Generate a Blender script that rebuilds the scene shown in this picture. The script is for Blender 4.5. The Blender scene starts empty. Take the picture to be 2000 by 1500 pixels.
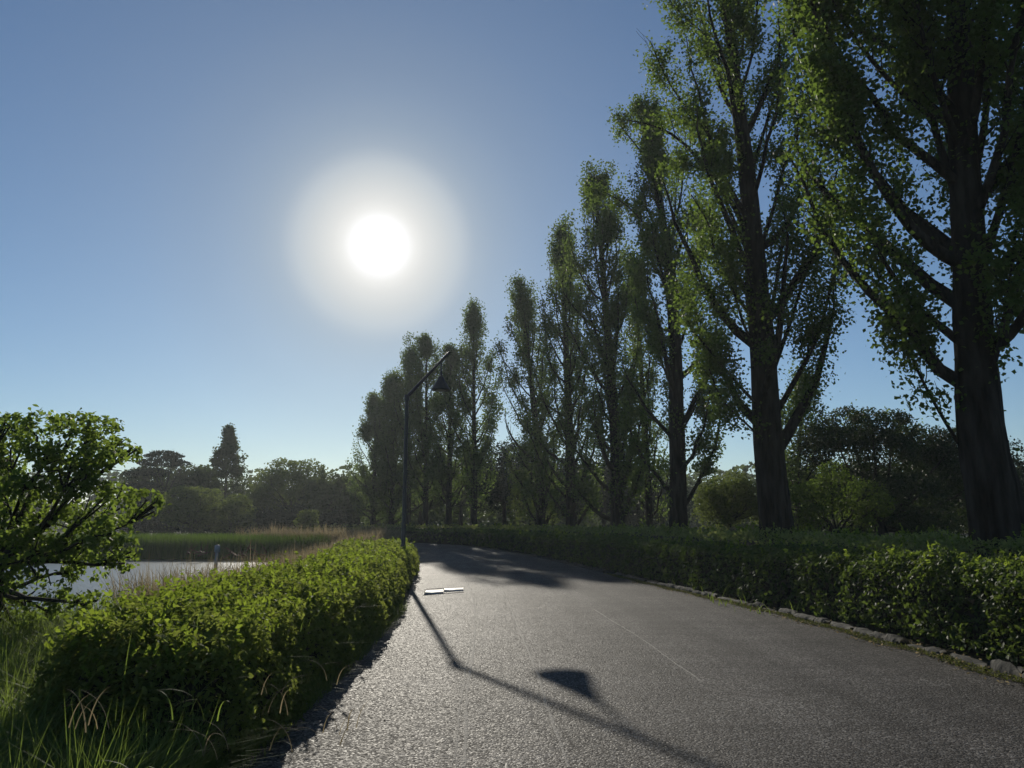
import bpy, math, random
import numpy as np
from mathutils import Vector

# ---------------------------------------------------------------- camera, light, sky
scene = bpy.context.scene
COL = scene.collection
R = math.radians
CAM_H, PITCH, FPX = 1.6, R(10.2), 1500.0

cam_data = bpy.data.cameras.new("camera")
cam_data.sensor_width = 36.0
cam_data.lens = 27.0
cam_data.clip_end = 3000.0
cam = bpy.data.objects.new("camera", cam_data)
cam.location = (0, 0, CAM_H)
cam.rotation_euler = (math.pi / 2 + PITCH, 0, 0)
COL.objects.link(cam)
scene.camera = cam

SUN_EL, SUN_AZ = R(20.1), R(-10.3)          # azimuth measured from +Y towards +X
SUNV = Vector((math.sin(SUN_AZ) * math.cos(SUN_EL), math.cos(SUN_AZ) * math.cos(SUN_EL), math.sin(SUN_EL)))
sun_data = bpy.data.lights.new("sun", "SUN")
sun_data.energy = 4.6
sun_data.angle = R(0.53)
sun_data.color = (1.0, 0.93, 0.80)
sun = bpy.data.objects.new("sun", sun_data)
sun.rotation_euler = SUNV.to_track_quat('Z', 'Y').to_euler()
sun.location = SUNV * 100
COL.objects.link(sun)

scene.view_settings.view_transform = 'Standard'
scene.view_settings.look = 'None'
scene.view_settings.gamma = 1
scene.view_settings.use_curve_mapping = False
scene.view_settings.exposure = 0.0
scene.cycles.use_denoising = True
scene.cycles.max_bounces = 6
scene.cycles.transparent_max_bounces = 6
scene.cycles.volume_bounces = 0
scene.cycles.sample_clamp_indirect = 4

world = bpy.data.worlds.new("World")
scene.world = world
world.use_nodes = True
wt = world.node_tree
for n in list(wt.nodes):
    wt.nodes.remove(n)

def nd(t, kind, **kw):
    n = t.nodes.new(kind)
    for k, v in kw.items():
        setattr(n, k, v)
    return n

w_out = nd(wt, "ShaderNodeOutputWorld")
w_bg = nd(wt, "ShaderNodeBackground")
w_sky = nd(wt, "ShaderNodeTexSky", sky_type='NISHITA')
w_sky.sun_disc = False
w_sky.sun_elevation = SUN_EL
w_sky.sun_rotation = SUN_AZ
w_sky.altitude = 0
w_sky.air_density = 1.0
w_sky.dust_density = 0.18
w_sky.ozone_density = 2.0
w_bg.inputs['Strength'].default_value = 0.071
# aureole and over-exposed disc of the hazy sun: radiance by angle from the sun
w_tc = nd(wt, "ShaderNodeTexCoord")
w_dot = nd(wt, "ShaderNodeVectorMath", operation='DOT_PRODUCT')
w_nrm = nd(wt, "ShaderNodeVectorMath", operation='NORMALIZE')
wt.links.new(w_tc.outputs['Generated'], w_nrm.inputs[0])
wt.links.new(w_nrm.outputs[0], w_dot.inputs[0])
w_dot.inputs[1].default_value = tuple(SUNV)
w_acos = nd(wt, "ShaderNodeMath", operation='ARCCOSINE')
wt.links.new(w_dot.outputs['Value'], w_acos.inputs[0])
w_ang = nd(wt, "ShaderNodeMath", operation='MULTIPLY')
wt.links.new(w_acos.outputs[0], w_ang.inputs[0])
w_ang.inputs[1].default_value = 1.0 / R(45)
def w_curve(stops):
    n = nd(wt, "ShaderNodeValToRGB"); wt.links.new(w_ang.outputs[0], n.inputs[0])
    e = n.color_ramp.elements
    while len(e) < len(stops):
        e.new(0.5)
    for q, (a, c) in zip(e, stops):
        q.position = a / 45.0; q.color = (*c, 1)
    return n
w_fac = w_curve([(a, (f, f, f)) for a, f in ((0, 1), (2.6, 1), (4.6, .93), (5.8, .80), (7.0, .62), (8.4, .47), (10.5, .33), (16, .16), (27, .04), (45, 0))])
w_col = w_curve([(0, (1, 1, 1)), (1.95, (1, 1, 1)), (2.6, (.84, .84, .82)), (3.3, (.74, .745, .73)), (4.6, (.62, .645, .65)), (5.8, (.54, .58, .60)), (7.0, (.40, .45, .485)), (8.4, (.34, .39, .42)), (12, (.27, .31, .33)), (25, (.24, .28, .28)), (45, (.2, .25, .28))])
w_tint = nd(wt, "ShaderNodeMix", data_type='RGBA', blend_type='MULTIPLY'); w_tint.inputs[0].default_value = 1.0
w_tint.inputs[7].default_value = (.73, .90, 1.07, 1)
wt.links.new(w_sky.outputs[0], w_tint.inputs[6])
w_bg2 = nd(wt, "ShaderNodeBackground"); w_bg2.inputs['Strength'].default_value = 1.05
wt.links.new(w_col.outputs[0], w_bg2.inputs['Color'])
w_mix = nd(wt, "ShaderNodeMixShader")
wt.links.new(w_tint.outputs[2], w_bg.inputs['Color'])
wt.links.new(w_fac.outputs[0], w_mix.inputs[0])
wt.links.new(w_bg.outputs[0], w_mix.inputs[1])
wt.links.new(w_bg2.outputs[0], w_mix.inputs[2])
wt.links.new(w_mix.outputs[0], w_out.inputs['Surface'])

# ---------------------------------------------------------------- helpers
def ray(px, py):
    x, y = (px - 1000) / FPX, (750 - py) / FPX
    c, s = math.cos(PITCH), math.sin(PITCH)
    return x, c - s * y, s + c * y

def at(px, py, Y):
    """world point seen at photo pixel (px, py) at distance Y in front"""
    x, f, u = ray(px, py)
    k = Y / f
    return Vector((x * k, Y, CAM_H + u * k))

def gnd(px, py, z=0.0):
    x, f, u = ray(px, py)
    k = (z - CAM_H) / u
    return Vector((x * k, f * k, z))

def wob(p, s=1.0, seed=0.0):
    """cheap smooth noise -1..1 for arrays Nx3"""
    p = np.asarray(p) * s
    x, y, z = p[:, 0] + seed, p[:, 1] + seed * 1.7, p[:, 2] + seed * .6
    return (np.sin(x * 1.3 + 1.7 * np.sin(y * 1.1)) + np.sin(y * 1.7 + 1.3 * np.sin(z * 1.9 + x * .7)) +
            np.sin(z * 2.1 + 1.1 * np.sin(x * 2.3))+ .6 * np.sin(x * 4.1 + y * 3.3 + 2 * np.sin(z * 3.7))) / 3.6

def link(o, parent=None):
    COL.objects.link(o)
    if parent is not None:
        o.parent = parent
    return o

def tag(o, label=None, cat=None, group=None, kind=None):
    if label: o["label"] = label
    if cat: o["category"] = cat
    if group: o["group"] = group
    if kind: o["kind"] = kind
    return o

def empty(name, loc, label=None, cat=None, group=None, rz=0.0):
    o = bpy.data.objects.new(name, None)
    o.location = loc
    o.rotation_euler = (0, 0, rz)
    o.empty_display_size = 0.2
    link(o)
    return tag(o, label, cat, group)

def mesh_np(name, verts, faces, mat, parent=None, tint=None, smooth=False, kind=None, origin=None):
    """verts Nx3, faces Mxk (k = 3 or 4) numpy; tint per face"""
    verts = np.asarray(verts, dtype=np.float32)
    if origin is not None:
        verts = verts - np.array(origin, dtype=np.float32)
    faces = np.asarray(faces, dtype=np.int32)
    me = bpy.data.meshes.new(name)
    me.vertices.add(len(verts)); me.vertices.foreach_set("co", verts.ravel())
    k = faces.shape[1]
    me.loops.add(faces.size); me.loops.foreach_set("vertex_index", faces.ravel())
    me.polygons.add(len(faces))
    me.polygons.foreach_set("loop_start", np.arange(0, faces.size, k, dtype=np.int32))
    me.update(calc_edges=True)
    if smooth:
        me.polygons.foreach_set("use_smooth", np.ones(len(faces), dtype=bool))
    if tint is not None:
        a = me.attributes.new("tint", 'FLOAT', 'FACE')
        a.data.foreach_set("value", np.asarray(tint, dtype=np.float32))
    me.materials.append(mat)
    o = bpy.data.objects.new(name, me)
    link(o, parent)
    if kind: o["kind"] = kind
    return o

def norm(v):
    return v / np.maximum(np.linalg.norm(v, axis=1, keepdims=True), 1e-9)

def leaves_geo(P, N, size, rng, aspect=.8, jitter=1.0, fold=.25, hang=0.0, outdir=None):
    """kite leaves: centre P, facing N; returns verts, tris"""
    n = len(P)
    N = norm(N + jitter * rng.normal(0, 1, (n, 3)))
    D = rng.normal(0, 1, (n, 3))
    if outdir is not None: D = D + outdir
    D[:, 2] -= hang
    D = norm(D - N * np.sum(D * N, axis=1, keepdims=True))
    S = np.cross(N, D)
    L = (size * rng.uniform(.7, 1.25, n))[:, None] if np.ndim(size) == 0 else (size * rng.uniform(.7, 1.25, n))[:, None]
    W = L * aspect * .5
    up = N * W * fold
    v = np.empty((n, 4, 3))
    v[:, 0] = P - D * L * .5
    v[:, 1] = P + S * W + up - D * L * .08
    v[:, 2] = P + D * L * .5
    v[:, 3] = P - S * W + up - D * L * .08
    i = np.arange(n)[:, None] * 4
    f = np.concatenate([i + np.array([0, 1, 2]), i + np.array([0, 2, 3])], axis=1).reshape(-1, 3)
    return v.reshape(-1, 3), f

class Tubes:
    def __init__(self):
        self.v, self.f, self.n = [], [], 0
    def add(self, pts, radii, sides=5, rough=0.0, rng=None):
        pts = np.asarray(pts, float); m = len(pts)
        t = np.gradient(pts, axis=0); t = norm(t)
        ref = np.tile(np.array([0.13, 0.07, 1.0]), (m, 1))
        bad = np.abs(np.sum(norm(ref) * t, axis=1)) > .93
        if bad.mean() > .3:
            ref = np.tile(np.array([1.0, .2, 0.1]), (m, 1))
        a = norm(np.cross(ref, t)); b = np.cross(t, a)
        ang = np.linspace(0, 2 * np.pi, sides, endpoint=False)
        rad = np.asarray(radii, float)[:, None] * np.ones((1, sides))
        if rough and rng is not None:
            ridge = 1 + rough * (np.sin(ang * 3 + 1)[None, :] * .5 + np.sin(ang * 7 + 2)[None, :] * .5)
            rad = rad * ridge * (1 + rough * .5 * rng.normal(0, 1, rad.shape))
        ring = pts[:, None, :] + rad[:, :, None] * (np.cos(ang)[None, :, None] * a[:, None, :] + np.sin(ang)[None, :, None] * b[:, None, :])
        self.v.append(ring.reshape(-1, 3))
        i = np.arange(m - 1)[:, None] * sides; j = np.arange(sides)[None, :]; j2 = (j + 1) % sides
        q = np.stack([i + j, i + j2, i + sides + j2, i + sides + j], axis=-1).reshape(-1, 4) + self.n
        self.f.append(q)
        self.n += m * sides
    def build(self, name, mat, parent=None, origin=None, kind=None):
        if not self.v: return None
        return mesh_np(name, np.concatenate(self.v), np.concatenate(self.f), mat, parent, smooth=True, origin=origin, kind=kind)

def box_geo(cx, cy, cz, sx, sy, sz, rz=0.0):
    v = []
    c, s = math.cos(rz), math.sin(rz)
    for dz in (-.5, .5):
        for dx, dy in ((-.5, -.5), (.5, -.5), (.5, .5), (-.5, .5)):
            x, y = dx * sx, dy * sy
            v.append((cx + x * c - y * s, cy + x * s + y * c, cz + dz * sz))
    f = [(0, 3, 2, 1), (4, 5, 6, 7), (0, 1, 5, 4), (1, 2, 6, 5), (2, 3, 7, 6), (3, 0, 4, 7)]
    return v, f

def spline(pts, n):
    """Catmull-Rom through pts -> n points"""
    P = np.asarray(pts, float)
    P = np.vstack([2 * P[0] - P[1], P, 2 * P[-1] - P[-2]])
    m = len(P) - 3
    u = np.linspace(0, m - 1e-6, n); k = u.astype(int); t = (u - k)[:, None]
    a, b, c, d = P[k], P[k + 1], P[k + 2], P[k + 3]
    return .5 * (2 * b + (c - a) * t + (2 * a - 5 * b + 4 * c - d) * t ** 2 + (3 * b - a - 3 * c + d) * t ** 3)

# ---------------------------------------------------------------- materials
def mat_new(name):
    m = bpy.data.materials.new(name); m.use_nodes = True
    t = m.node_tree
    for n in list(t.nodes): t.nodes.remove(n)
    return m, t, nd(t, "ShaderNodeOutputMaterial")

def leaf_mat(name, dark, light, trans, tmix=.4, rough=.45, spec=.4):
    m, t, out = mat_new(name)
    at_ = nd(t, "ShaderNodeAttribute"); at_.attribute_name = "tint"
    mix = nd(t, "ShaderNodeMix", data_type='RGBA')
    mix.inputs[6].default_value = (*dark, 1); mix.inputs[7].default_value = (*light, 1)
    t.links.new(at_.outputs['Fac'], mix.inputs[0])
    p = nd(t, "ShaderNodeBsdfPrincipled")
    p.inputs['Roughness'].default_value = rough
    p.inputs['Specular IOR Level'].default_value = spec
    t.links.new(mix.outputs[2], p.inputs['Base Color'])
    tr = nd(t, "ShaderNodeBsdfTranslucent")
    m2 = nd(t, "ShaderNodeMix", data_type='RGBA')
    m2.inputs[6].default_value = (*[c * .55 for c in trans], 1); m2.inputs[7].default_value = (*trans, 1)
    t.links.new(at_.outputs['Fac'], m2.inputs[0])
    t.links.new(m2.outputs[2], tr.inputs['Color'])
    ms = nd(t, "ShaderNodeMixShader"); ms.inputs[0].default_value = tmix
    t.links.new(p.outputs[0], ms.inputs[1]); t.links.new(tr.outputs[0], ms.inputs[2])
    t.links.new(ms.outputs[0], out.inputs['Surface'])
    return m

def rough_mat(name, c1, c2, scale=4.0, bump=.3, rough=.9, detail=6, stretch=(1, 1, 1), bdist=.02, spec=.3):
    m, t, out = mat_new(name)
    tc = nd(t, "ShaderNodeTexCoord"); mp = nd(t, "ShaderNodeMapping"); mp.inputs['Scale'].default_value = stretch
    t.links.new(tc.outputs['Object'], mp.inputs['Vector'])
    no = nd(t, "ShaderNodeTexNoise"); no.inputs['Scale'].default_value = scale; no.inputs['Detail'].default_value = detail
    t.links.new(mp.outputs[0], no.inputs['Vector'])
    mix = nd(t, "ShaderNodeMix", data_type='RGBA')
    mix.inputs[6].default_value = (*c1, 1); mix.inputs[7].default_value = (*c2, 1)
    mr = nd(t, "ShaderNodeMapRange"); mr.inputs[1].default_value = .35; mr.inputs[2].default_value = .65
    t.links.new(no.outputs['Fac'], mr.inputs[0]); t.links.new(mr.outputs[0], mix.inputs[0])
    p = nd(t, "ShaderNodeBsdfPrincipled"); p.inputs['Roughness'].default_value = rough
    p.inputs['Specular IOR Level'].default_value = spec
    t.links.new(mix.outputs[2], p.inputs['Base Color'])
    b = nd(t, "ShaderNodeBump"); b.inputs['Strength'].default_value = bump; b.inputs['Distance'].default_value = bdist
    t.links.new(no.outputs['Fac'], b.inputs['Height']); t.links.new(b.outputs[0], p.inputs['Normal'])
    t.links.new(p.outputs[0], out.inputs['Surface'])
    return m

M = {}
M['poplar'] = leaf_mat("poplar_leaves", (.032, .060, .02), (.085, .135, .035), (.22, .33, .05), .46, .6, .15)
M['poplar_far'] = leaf_mat("far_poplar_leaves", (.032, .058, .024), (.075, .12, .038), (.20, .29, .06), .46, .6, .15)
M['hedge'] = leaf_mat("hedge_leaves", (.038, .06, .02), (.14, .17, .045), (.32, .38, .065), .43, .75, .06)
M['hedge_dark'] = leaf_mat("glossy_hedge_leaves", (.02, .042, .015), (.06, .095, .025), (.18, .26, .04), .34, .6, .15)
M['soft'] = leaf_mat('soft_shrub_leaves', (.08, .105, .04), (.20, .23, .075), (.40, .44, .12), .48, .7, .08)
M['shoots'] = leaf_mat("young_shoot_leaves", (.06, .11, .02), (.15, .2, .03), (.32, .42, .045), .5, .7, .08)
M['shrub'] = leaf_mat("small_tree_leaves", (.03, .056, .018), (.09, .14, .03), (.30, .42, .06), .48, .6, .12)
M['back'] = leaf_mat("background_leaves", (.02, .036, .016), (.055, .08, .028), (.13, .18, .045), .36, .8, .06)
M['back_light'] = leaf_mat("light_background_leaves", (.04, .065, .022), (.10, .135, .04), (.22, .28, .06), .42, .8, .06)
M['cherry'] = leaf_mat('cherry_leaves', (.02, .04, .012), (.06, .095, .022), (.16, .24, .035), .4, .7, .1)
M['dark_broad'] = leaf_mat('dark_broad_leaves', (.008, .02, .008), (.032, .055, .014), (.08, .13, .02), .22, .6, .2)
M['evergreen'] = leaf_mat("evergreen_leaves", (.008, .018, .010), (.022, .04, .018), (.03, .05, .02), .15, .8, .06)
M['grass'] = leaf_mat("grass_blades", (.05, .085, .025), (.13, .18, .045), (.28, .38, .06), .45, .6, .15)
M['reed'] = leaf_mat("reed_blades", (.03, .07, .018), (.08, .15, .025), (.20, .32, .03), .25, .6, .2)
M['tan'] = leaf_mat("dry_grass", (.10, .085, .045), (.26, .21, .13), (.36, .29, .16), .45, .8, .1)
M['pink'] = leaf_mat("reddish_twigs", (.12, .06, .04), (.28, .14, .10), (.2, .1, .07), .2, .7, .2)
M['bark'] = rough_mat("bark", (.008, .007, .006), (.048, .042, .036), 8, 1.0, 1.0, 8, (1, 1, .16), .12, spec=.1)
M['bark_pale'] = rough_mat("pale_bark", (.04, .034, .028), (.12, .10, .085), 5, .7, .9, 6, (1, 1, .3), .03)
M['twig'] = rough_mat("dark_twigs", (.012, .012, .008), (.03, .028, .018), 9, .2, 1.0, 3)
M['soil'] = rough_mat("ground_soil", (.03, .035, .015), (.055, .065, .025), 1.3, .4, 1.0, 8)
M['stone'] = rough_mat("kerb_stone", (.010, .011, .008), (.038, .036, .029), 7, 1.0, .9, 8, (1, 1, 1), .02)
M['moss'] = leaf_mat("moss", (.06, .07, .02), (.16, .17, .04), (.2, .22, .05), .3, .9, .1)
M['steel'] = rough_mat("dark_painted_steel", (.012, .013, .015), (.022, .023, .026), 20, .1, .45, 3, spec=.5)
M['pale_post'] = rough_mat("grey_wood", (.15, .18, .21), (.25, .28, .32), 12, .3, .8, 4, (1, 1, .2))
M['sign'] = rough_mat("pale_board", (.2, .22, .24), (.28, .3, .31), 6, .05, .6, 3)
M['lamp_glass'] = rough_mat("lamp_bowl", (.2, .2, .2), (.26, .26, .25), 3, .0, .3, 2)

def asphalt():
    m, t, out = mat_new("asphalt")
    tc = nd(t, "ShaderNodeTexCoord")
    vo = nd(t, "ShaderNodeTexVoronoi"); vo.inputs['Scale'].default_value = 64
    t.links.new(tc.outputs['Object'], vo.inputs['Vector'])
    no = nd(t, "ShaderNodeTexNoise"); no.inputs['Scale'].default_value = 55; no.inputs['Detail'].default_value = 4
    t.links.new(tc.outputs['Object'], no.inputs['Vector'])
    big = nd(t, "ShaderNodeTexNoise"); big.inputs['Scale'].default_value = .55; big.inputs['Detail'].default_value = 6
    big.inputs['Roughness'].default_value = .62
    mp = nd(t, "ShaderNodeMapping"); mp.inputs['Scale'].default_value = (1.0, .6, 1)
    t.links.new(tc.outputs['Object'], mp.inputs[0]); t.links.new(mp.outputs[0], big.inputs['Vector'])
    # stone colours
    cr = nd(t, "ShaderNodeValToRGB")
    e = cr.color_ramp.elements
    e[0].position = 0; e[0].color = (.02, .019, .018, 1)
    e[1].position = 1; e[1].color = (.25, .235, .215, 1)
    e.new(.5).color = (.07, .062, .055, 1)
    e.new(.8).color = (.125, .115, .104, 1)
    sep = nd(t, "ShaderNodeSeparateColor"); t.links.new(vo.outputs['Color'], sep.inputs[0])
    t.links.new(sep.outputs[0], cr.inputs[0])
    mr = nd(t, "ShaderNodeMapRange"); mr.inputs[1].default_value = .3; mr.inputs[2].default_value = .7
    mr.inputs[3].default_value = .6; mr.inputs[4].default_value = 1.25
    t.links.new(big.outputs['Fac'], mr.inputs[0])
    # long worn streaks along the way and crosswise roller marks
    st = nd(t, "ShaderNodeTexNoise"); st.inputs['Scale'].default_value = 1.0; st.inputs['Detail'].default_value = 5
    mps = nd(t, "ShaderNodeMapping"); mps.inputs['Scale'].default_value = (2.6, .22, 1); mps.inputs['Rotation'].default_value = (0, 0, .12)
    t.links.new(tc.outputs['Object'], mps.inputs[0]); t.links.new(mps.outputs[0], st.inputs['Vector'])
    cx = nd(t, "ShaderNodeTexNoise"); cx.inputs['Scale'].default_value = 1.0; cx.inputs['Detail'].default_value = 4
    mpc = nd(t, "ShaderNodeMapping"); mpc.inputs['Scale'].default_value = (.3, 1.9, 1)
    t.links.new(tc.outputs['Object'], mpc.inputs[0]); t.links.new(mpc.outputs[0], cx.inputs['Vector'])
    sm = nd(t, "ShaderNodeMath", operation='ADD'); t.links.new(st.outputs['Fac'], sm.inputs[0]); t.links.new(cx.outputs['Fac'], sm.inputs[1])
    mr2 = nd(t, "ShaderNodeMapRange"); mr2.inputs[1].default_value = .75; mr2.inputs[2].default_value = 1.25
    mr2.inputs[3].default_value = .72; mr2.inputs[4].default_value = 1.3
    t.links.new(sm.outputs[0], mr2.inputs[0])
    mm = nd(t, "ShaderNodeMath", operation='MULTIPLY'); t.links.new(mr.outputs[0], mm.inputs[0]); t.links.new(mr2.outputs[0], mm.inputs[1])
    sc = nd(t, "ShaderNodeVectorMath", operation='SCALE')
    t.links.new(cr.outputs[0], sc.inputs[0]); t.links.new(mm.outputs[0], sc.inputs['Scale'])
    at_ = nd(t, "ShaderNodeAttribute"); at_.attribute_name = "tint"
    sc2 = nd(t, "ShaderNodeVectorMath", operation='SCALE')
    t.links.new(sc.outputs[0], sc2.inputs[0]); t.links.new(at_.outputs['Fac'], sc2.inputs['Scale'])
    p = nd(t, "ShaderNodeBsdfPrincipled")
    t.links.new(sc2.outputs[0], p.inputs['Base Color'])
    rr_ = nd(t, "ShaderNodeMapRange"); rr_.inputs[3].default_value = .55; rr_.inputs[4].default_value = .95
    t.links.new(sep.outputs[1], rr_.inputs[0]); t.links.new(rr_.outputs[0], p.inputs['Roughness'])
    p.inputs['Specular IOR Level'].default_value = .11
    # bump: proud stones plus fine grain
    inv = nd(t, "ShaderNodeMath", operation='SUBTRACT'); inv.inputs[0].default_value = 1.0
    t.links.new(vo.outputs['Distance'], inv.inputs[1])
    ad = nd(t, "ShaderNodeMath", operation='ADD')
    t.links.new(inv.outputs[0], ad.inputs[0]); t.links.new(no.outputs['Fac'], ad.inputs[1])
    b = nd(t, "ShaderNodeBump"); b.inputs['Strength'].default_value = .9; b.inputs['Distance'].default_value = .0062
    t.links.new(ad.outputs[0], b.inputs['Height'])
    b2 = nd(t, "ShaderNodeBump"); b2.inputs['Strength'].default_value = .5; b2.inputs['Distance'].default_value = .05
    t.links.new(big.outputs['Fac'], b2.inputs['Height']); t.links.new(b.outputs[0], b2.inputs['Normal'])
    t.links.new(b2.outputs[0], p.inputs['Normal'])
    t.links.new(p.outputs[0], out.inputs['Surface'])
    return m
M['asphalt'] = asphalt()
M['seam'] = rough_mat("seam_filler", (.12, .113, .10), (.26, .24, .21), 45, 1.0, .8, 4)
M['plate'] = rough_mat("worn_steel_plate", (.28, .27, .25), (.42, .40, .37), 25, .3, .62, 4, spec=.4)

def build_haze():
    m, t, out = mat_new("haze")
    v = nd(t, "ShaderNodeVolumePrincipled")
    v.inputs['Color'].default_value = (.86, .93, .95, 1)
    v.inputs['Density'].default_value = HAZE_D
    v.inputs['Anisotropy'].default_value = HAZE_G
    t.links.new(v.outputs[0], out.inputs['Volume'])
    vv, f = box_geo(0, 740, 14.0, 2100, 1640, 34.0)
    o = mesh_np("haze", vv, f, m); tag(o, kind='stuff'); return o
HAZE_D, HAZE_G = .0005, .35
build_haze()

def water():
    m, t, out = mat_new("pond_water")
    tc = nd(t, "ShaderNodeTexCoord")
    no = nd(t, "ShaderNodeTexNoise"); no.inputs['Scale'].default_value = 5.0; no.inputs['Detail'].default_value = 5
    t.links.new(tc.outputs['Object'], no.inputs['Vector'])
    b = nd(t, "ShaderNodeBump"); b.inputs['Strength'].default_value = 1.0; b.inputs['Distance'].default_value = .04
    t.links.new(no.outputs['Fac'], b.inputs['Height'])
    p = nd(t, "ShaderNodeBsdfPrincipled")
    p.inputs['Base Color'].default_value = (.035, .04, .03, 1)
    p.inputs['Roughness'].default_value = .32
    p.inputs['Specular IOR Level'].default_value = .6
    t.links.new(b.outputs[0], p.inputs['Normal'])
    t.links.new(p.outputs[0], out.inputs['Surface'])
    return m
M['water'] = water()

# ---------------------------------------------------------------- ground, pond, road
POND = np.array([(-9.8, 46.5), (-8.6, 34), (-7.6, 22), (-7.4, 15), (-8.6, 10.5), (-14, 8), (-40, 6), (-90, 25), (-120, 70), (-80, 62), (-45, 48.5), (-20, 47)])

def poly_sd(x, y, poly):
    """signed distance, negative inside"""
    p = np.stack([x, y], -1)
    d = np.full(x.shape, 1e9); inside = np.zeros(x.shape, bool)
    n = len(poly)
    for i in range(n):
        a, b = poly[i], poly[(i + 1) % n]
        ab = b - a; ap = p - a
        t = np.clip((ap @ ab) / (ab @ ab), 0, 1)
        d = np.minimum(d, np.linalg.norm(ap - t[..., None] * ab, axis=-1))
        c = ((a[1] > y) != (b[1] > y)) & (x < (b[0] - a[0]) * (y - a[1]) / (b[1] - a[1] + 1e-12) + a[0])
        inside ^= c
    return np.where(inside, -d, d)

ROAD_L = spline([(-1.6, -20), (-1.75, 0), (-1.85, 5.5), (-1.9, 11), (-2.2, 16.5), (-3.1, 25), (-4.0, 33), (-5.8, 45), (-9.5, 57), (-16, 66), (-28, 74), (-60, 80)], 160)
ROAD_R = spline([(5.9, -20), (5.6, 0), (5.25, 8.1), (4.75, 14), (3.85, 19.5), (3.0, 25), (2.0, 31.3), (-.2, 43), (-3.6, 55), (-8.5, 63.5), (-15, 70.5), (-27, 80), (-60, 87)], 160)
ROAD_POLY = np.vstack([ROAD_L[::4], ROAD_R[::-4]])

def ground_z(x, y):
    x = np.asarray(x, float); y = np.asarray(y, float)
    sd = poly_sd(x, y, POND)
    s = np.clip((sd + 1.5) / 4.0, 0, 1); s = s * s * (3 - 2 * s)
    z = -1.3 + 1.28 * s
    rd = poly_sd(x, y, ROAD_POLY)
    k = np.clip((rd - .4) / 3, 0, 1)
    q = np.stack([x, y, x * 0], -1).reshape(-1, 3)
    z = z + k * s * .06 * wob(q, .7).reshape(x.shape)
    z = z + np.clip((np.hypot(x, y) - 250) / 400, 0, 1) * 6 * (y > 0)
    return z

def graded(lo, hi, c0, c1, fine, n):
    mid = np.arange(c0, c1, fine)
    a = c0 - np.geomspace(fine, c0 - lo, n)[::-1]; b = c1 + np.geomspace(fine, hi - c1, n)
    return np.concatenate([a, mid, b])
gx = graded(-900, 900, -30, 12, .5, 40); gy = graded(-60, 1500, -4, 52, .5, 45)
GX, GY = np.meshgrid(gx, gy)
GZ = ground_z(GX, GY) - .02
nx, ny = len(gx), len(gy)
ii = (np.arange(ny - 1)[:, None] * nx + np.arange(nx - 1)[None, :])
F = np.stack([ii, ii + 1, ii + nx + 1, ii + nx], -1).reshape(-1, 4)
g = mesh_np("ground", np.stack([GX, GY, GZ], -1).reshape(-1, 3), F, M['soil'], smooth=True)
tag(g, kind='structure')

wv = [(x, y, -.6) for x, y in POND]
c = POND.mean(0)
W = np.array([(c[0] + (p[0] - c[0]) * 1.06 + (2.0 if p[0] > -15 else -2), c[1] + (p[1] - c[1]) * 1.06, -.6) for p in POND])
me = bpy.data.meshes.new("pond_water"); me.from_pydata([tuple(v) for v in W], [], [list(range(len(W)))][::1]); me.materials.append(M['water'])
wo = link(bpy.data.objects.new("pond_water", me)); tag(wo, kind='structure')
if me.polygons[0].normal.z < 0: me.flip_normals()

# road: lengthwise strips with their own asphalt tone, edge to edge
n = 160; K = 24
u = np.linspace(0, 1, K + 1)
RV = (ROAD_L[:, None, :] * (1 - u)[None, :, None] + ROAD_R[:, None, :] * u[None, :, None])
RZ = np.concatenate([RV, np.zeros((n, K + 1, 1))], -1)
ii = (np.arange(n - 1)[:, None] * (K + 1) + np.arange(K)[None, :])
F = np.stack([ii, ii + 1, ii + K + 2, ii + K + 1], -1).reshape(-1, 4)
strip = np.array([1.12] * 8 + [.98] * 3 + [.90] * 4 + [.70] * 2 + [.88] * 7)
rd = mesh_np("road", RZ.reshape(-1, 3), F, M['asphalt'], tint=np.tile(strip, n - 1)); tag(rd, kind='structure')

rng = np.random.default_rng(5)
def seam(name, pix, w0):
    P = np.array([gnd(a, b)[:2] for a, b in pix]); P = spline(P, 90)
    P = P + np.cumsum(rng.normal(0, .003, P.shape), 0)
    T = norm(np.gradient(P, axis=0)); S = np.stack([T[:, 1], -T[:, 0]], -1)
    w = w0 * (1 + .4 * rng.normal(0, 1, (90, 1))).clip(.3, 2)
    A, B = P - S * w, P + S * w
    V = np.concatenate([np.c_[A, np.full(90, .002)], np.c_[P, np.full(90, .0035)], np.c_[B, np.full(90, .002)]])
    i = np.arange(89)[:, None]
    F = np.concatenate([np.concatenate([i, i + 90, i + 91, i + 1], 1), np.concatenate([i + 90, i + 180, i + 181, i + 91], 1)])
    o = mesh_np(name, V, F[:, ::-1], M['seam'], rd)
    return o
seam("seam", [(905, 1500), (918, 1350), (929, 1220), (926, 1170), (908, 1125)], .013)
seam("seam", [(1112, 1500), (1075, 1385), (1040, 1280), (1000, 1190), (978, 1145)], .012)
seam("seam", [(1372, 1332), (1310, 1285), (1244, 1242), (1160, 1190)], .010)
seam("seam", [(880, 1500), (905, 1350), (920, 1250)], .007)

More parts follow.
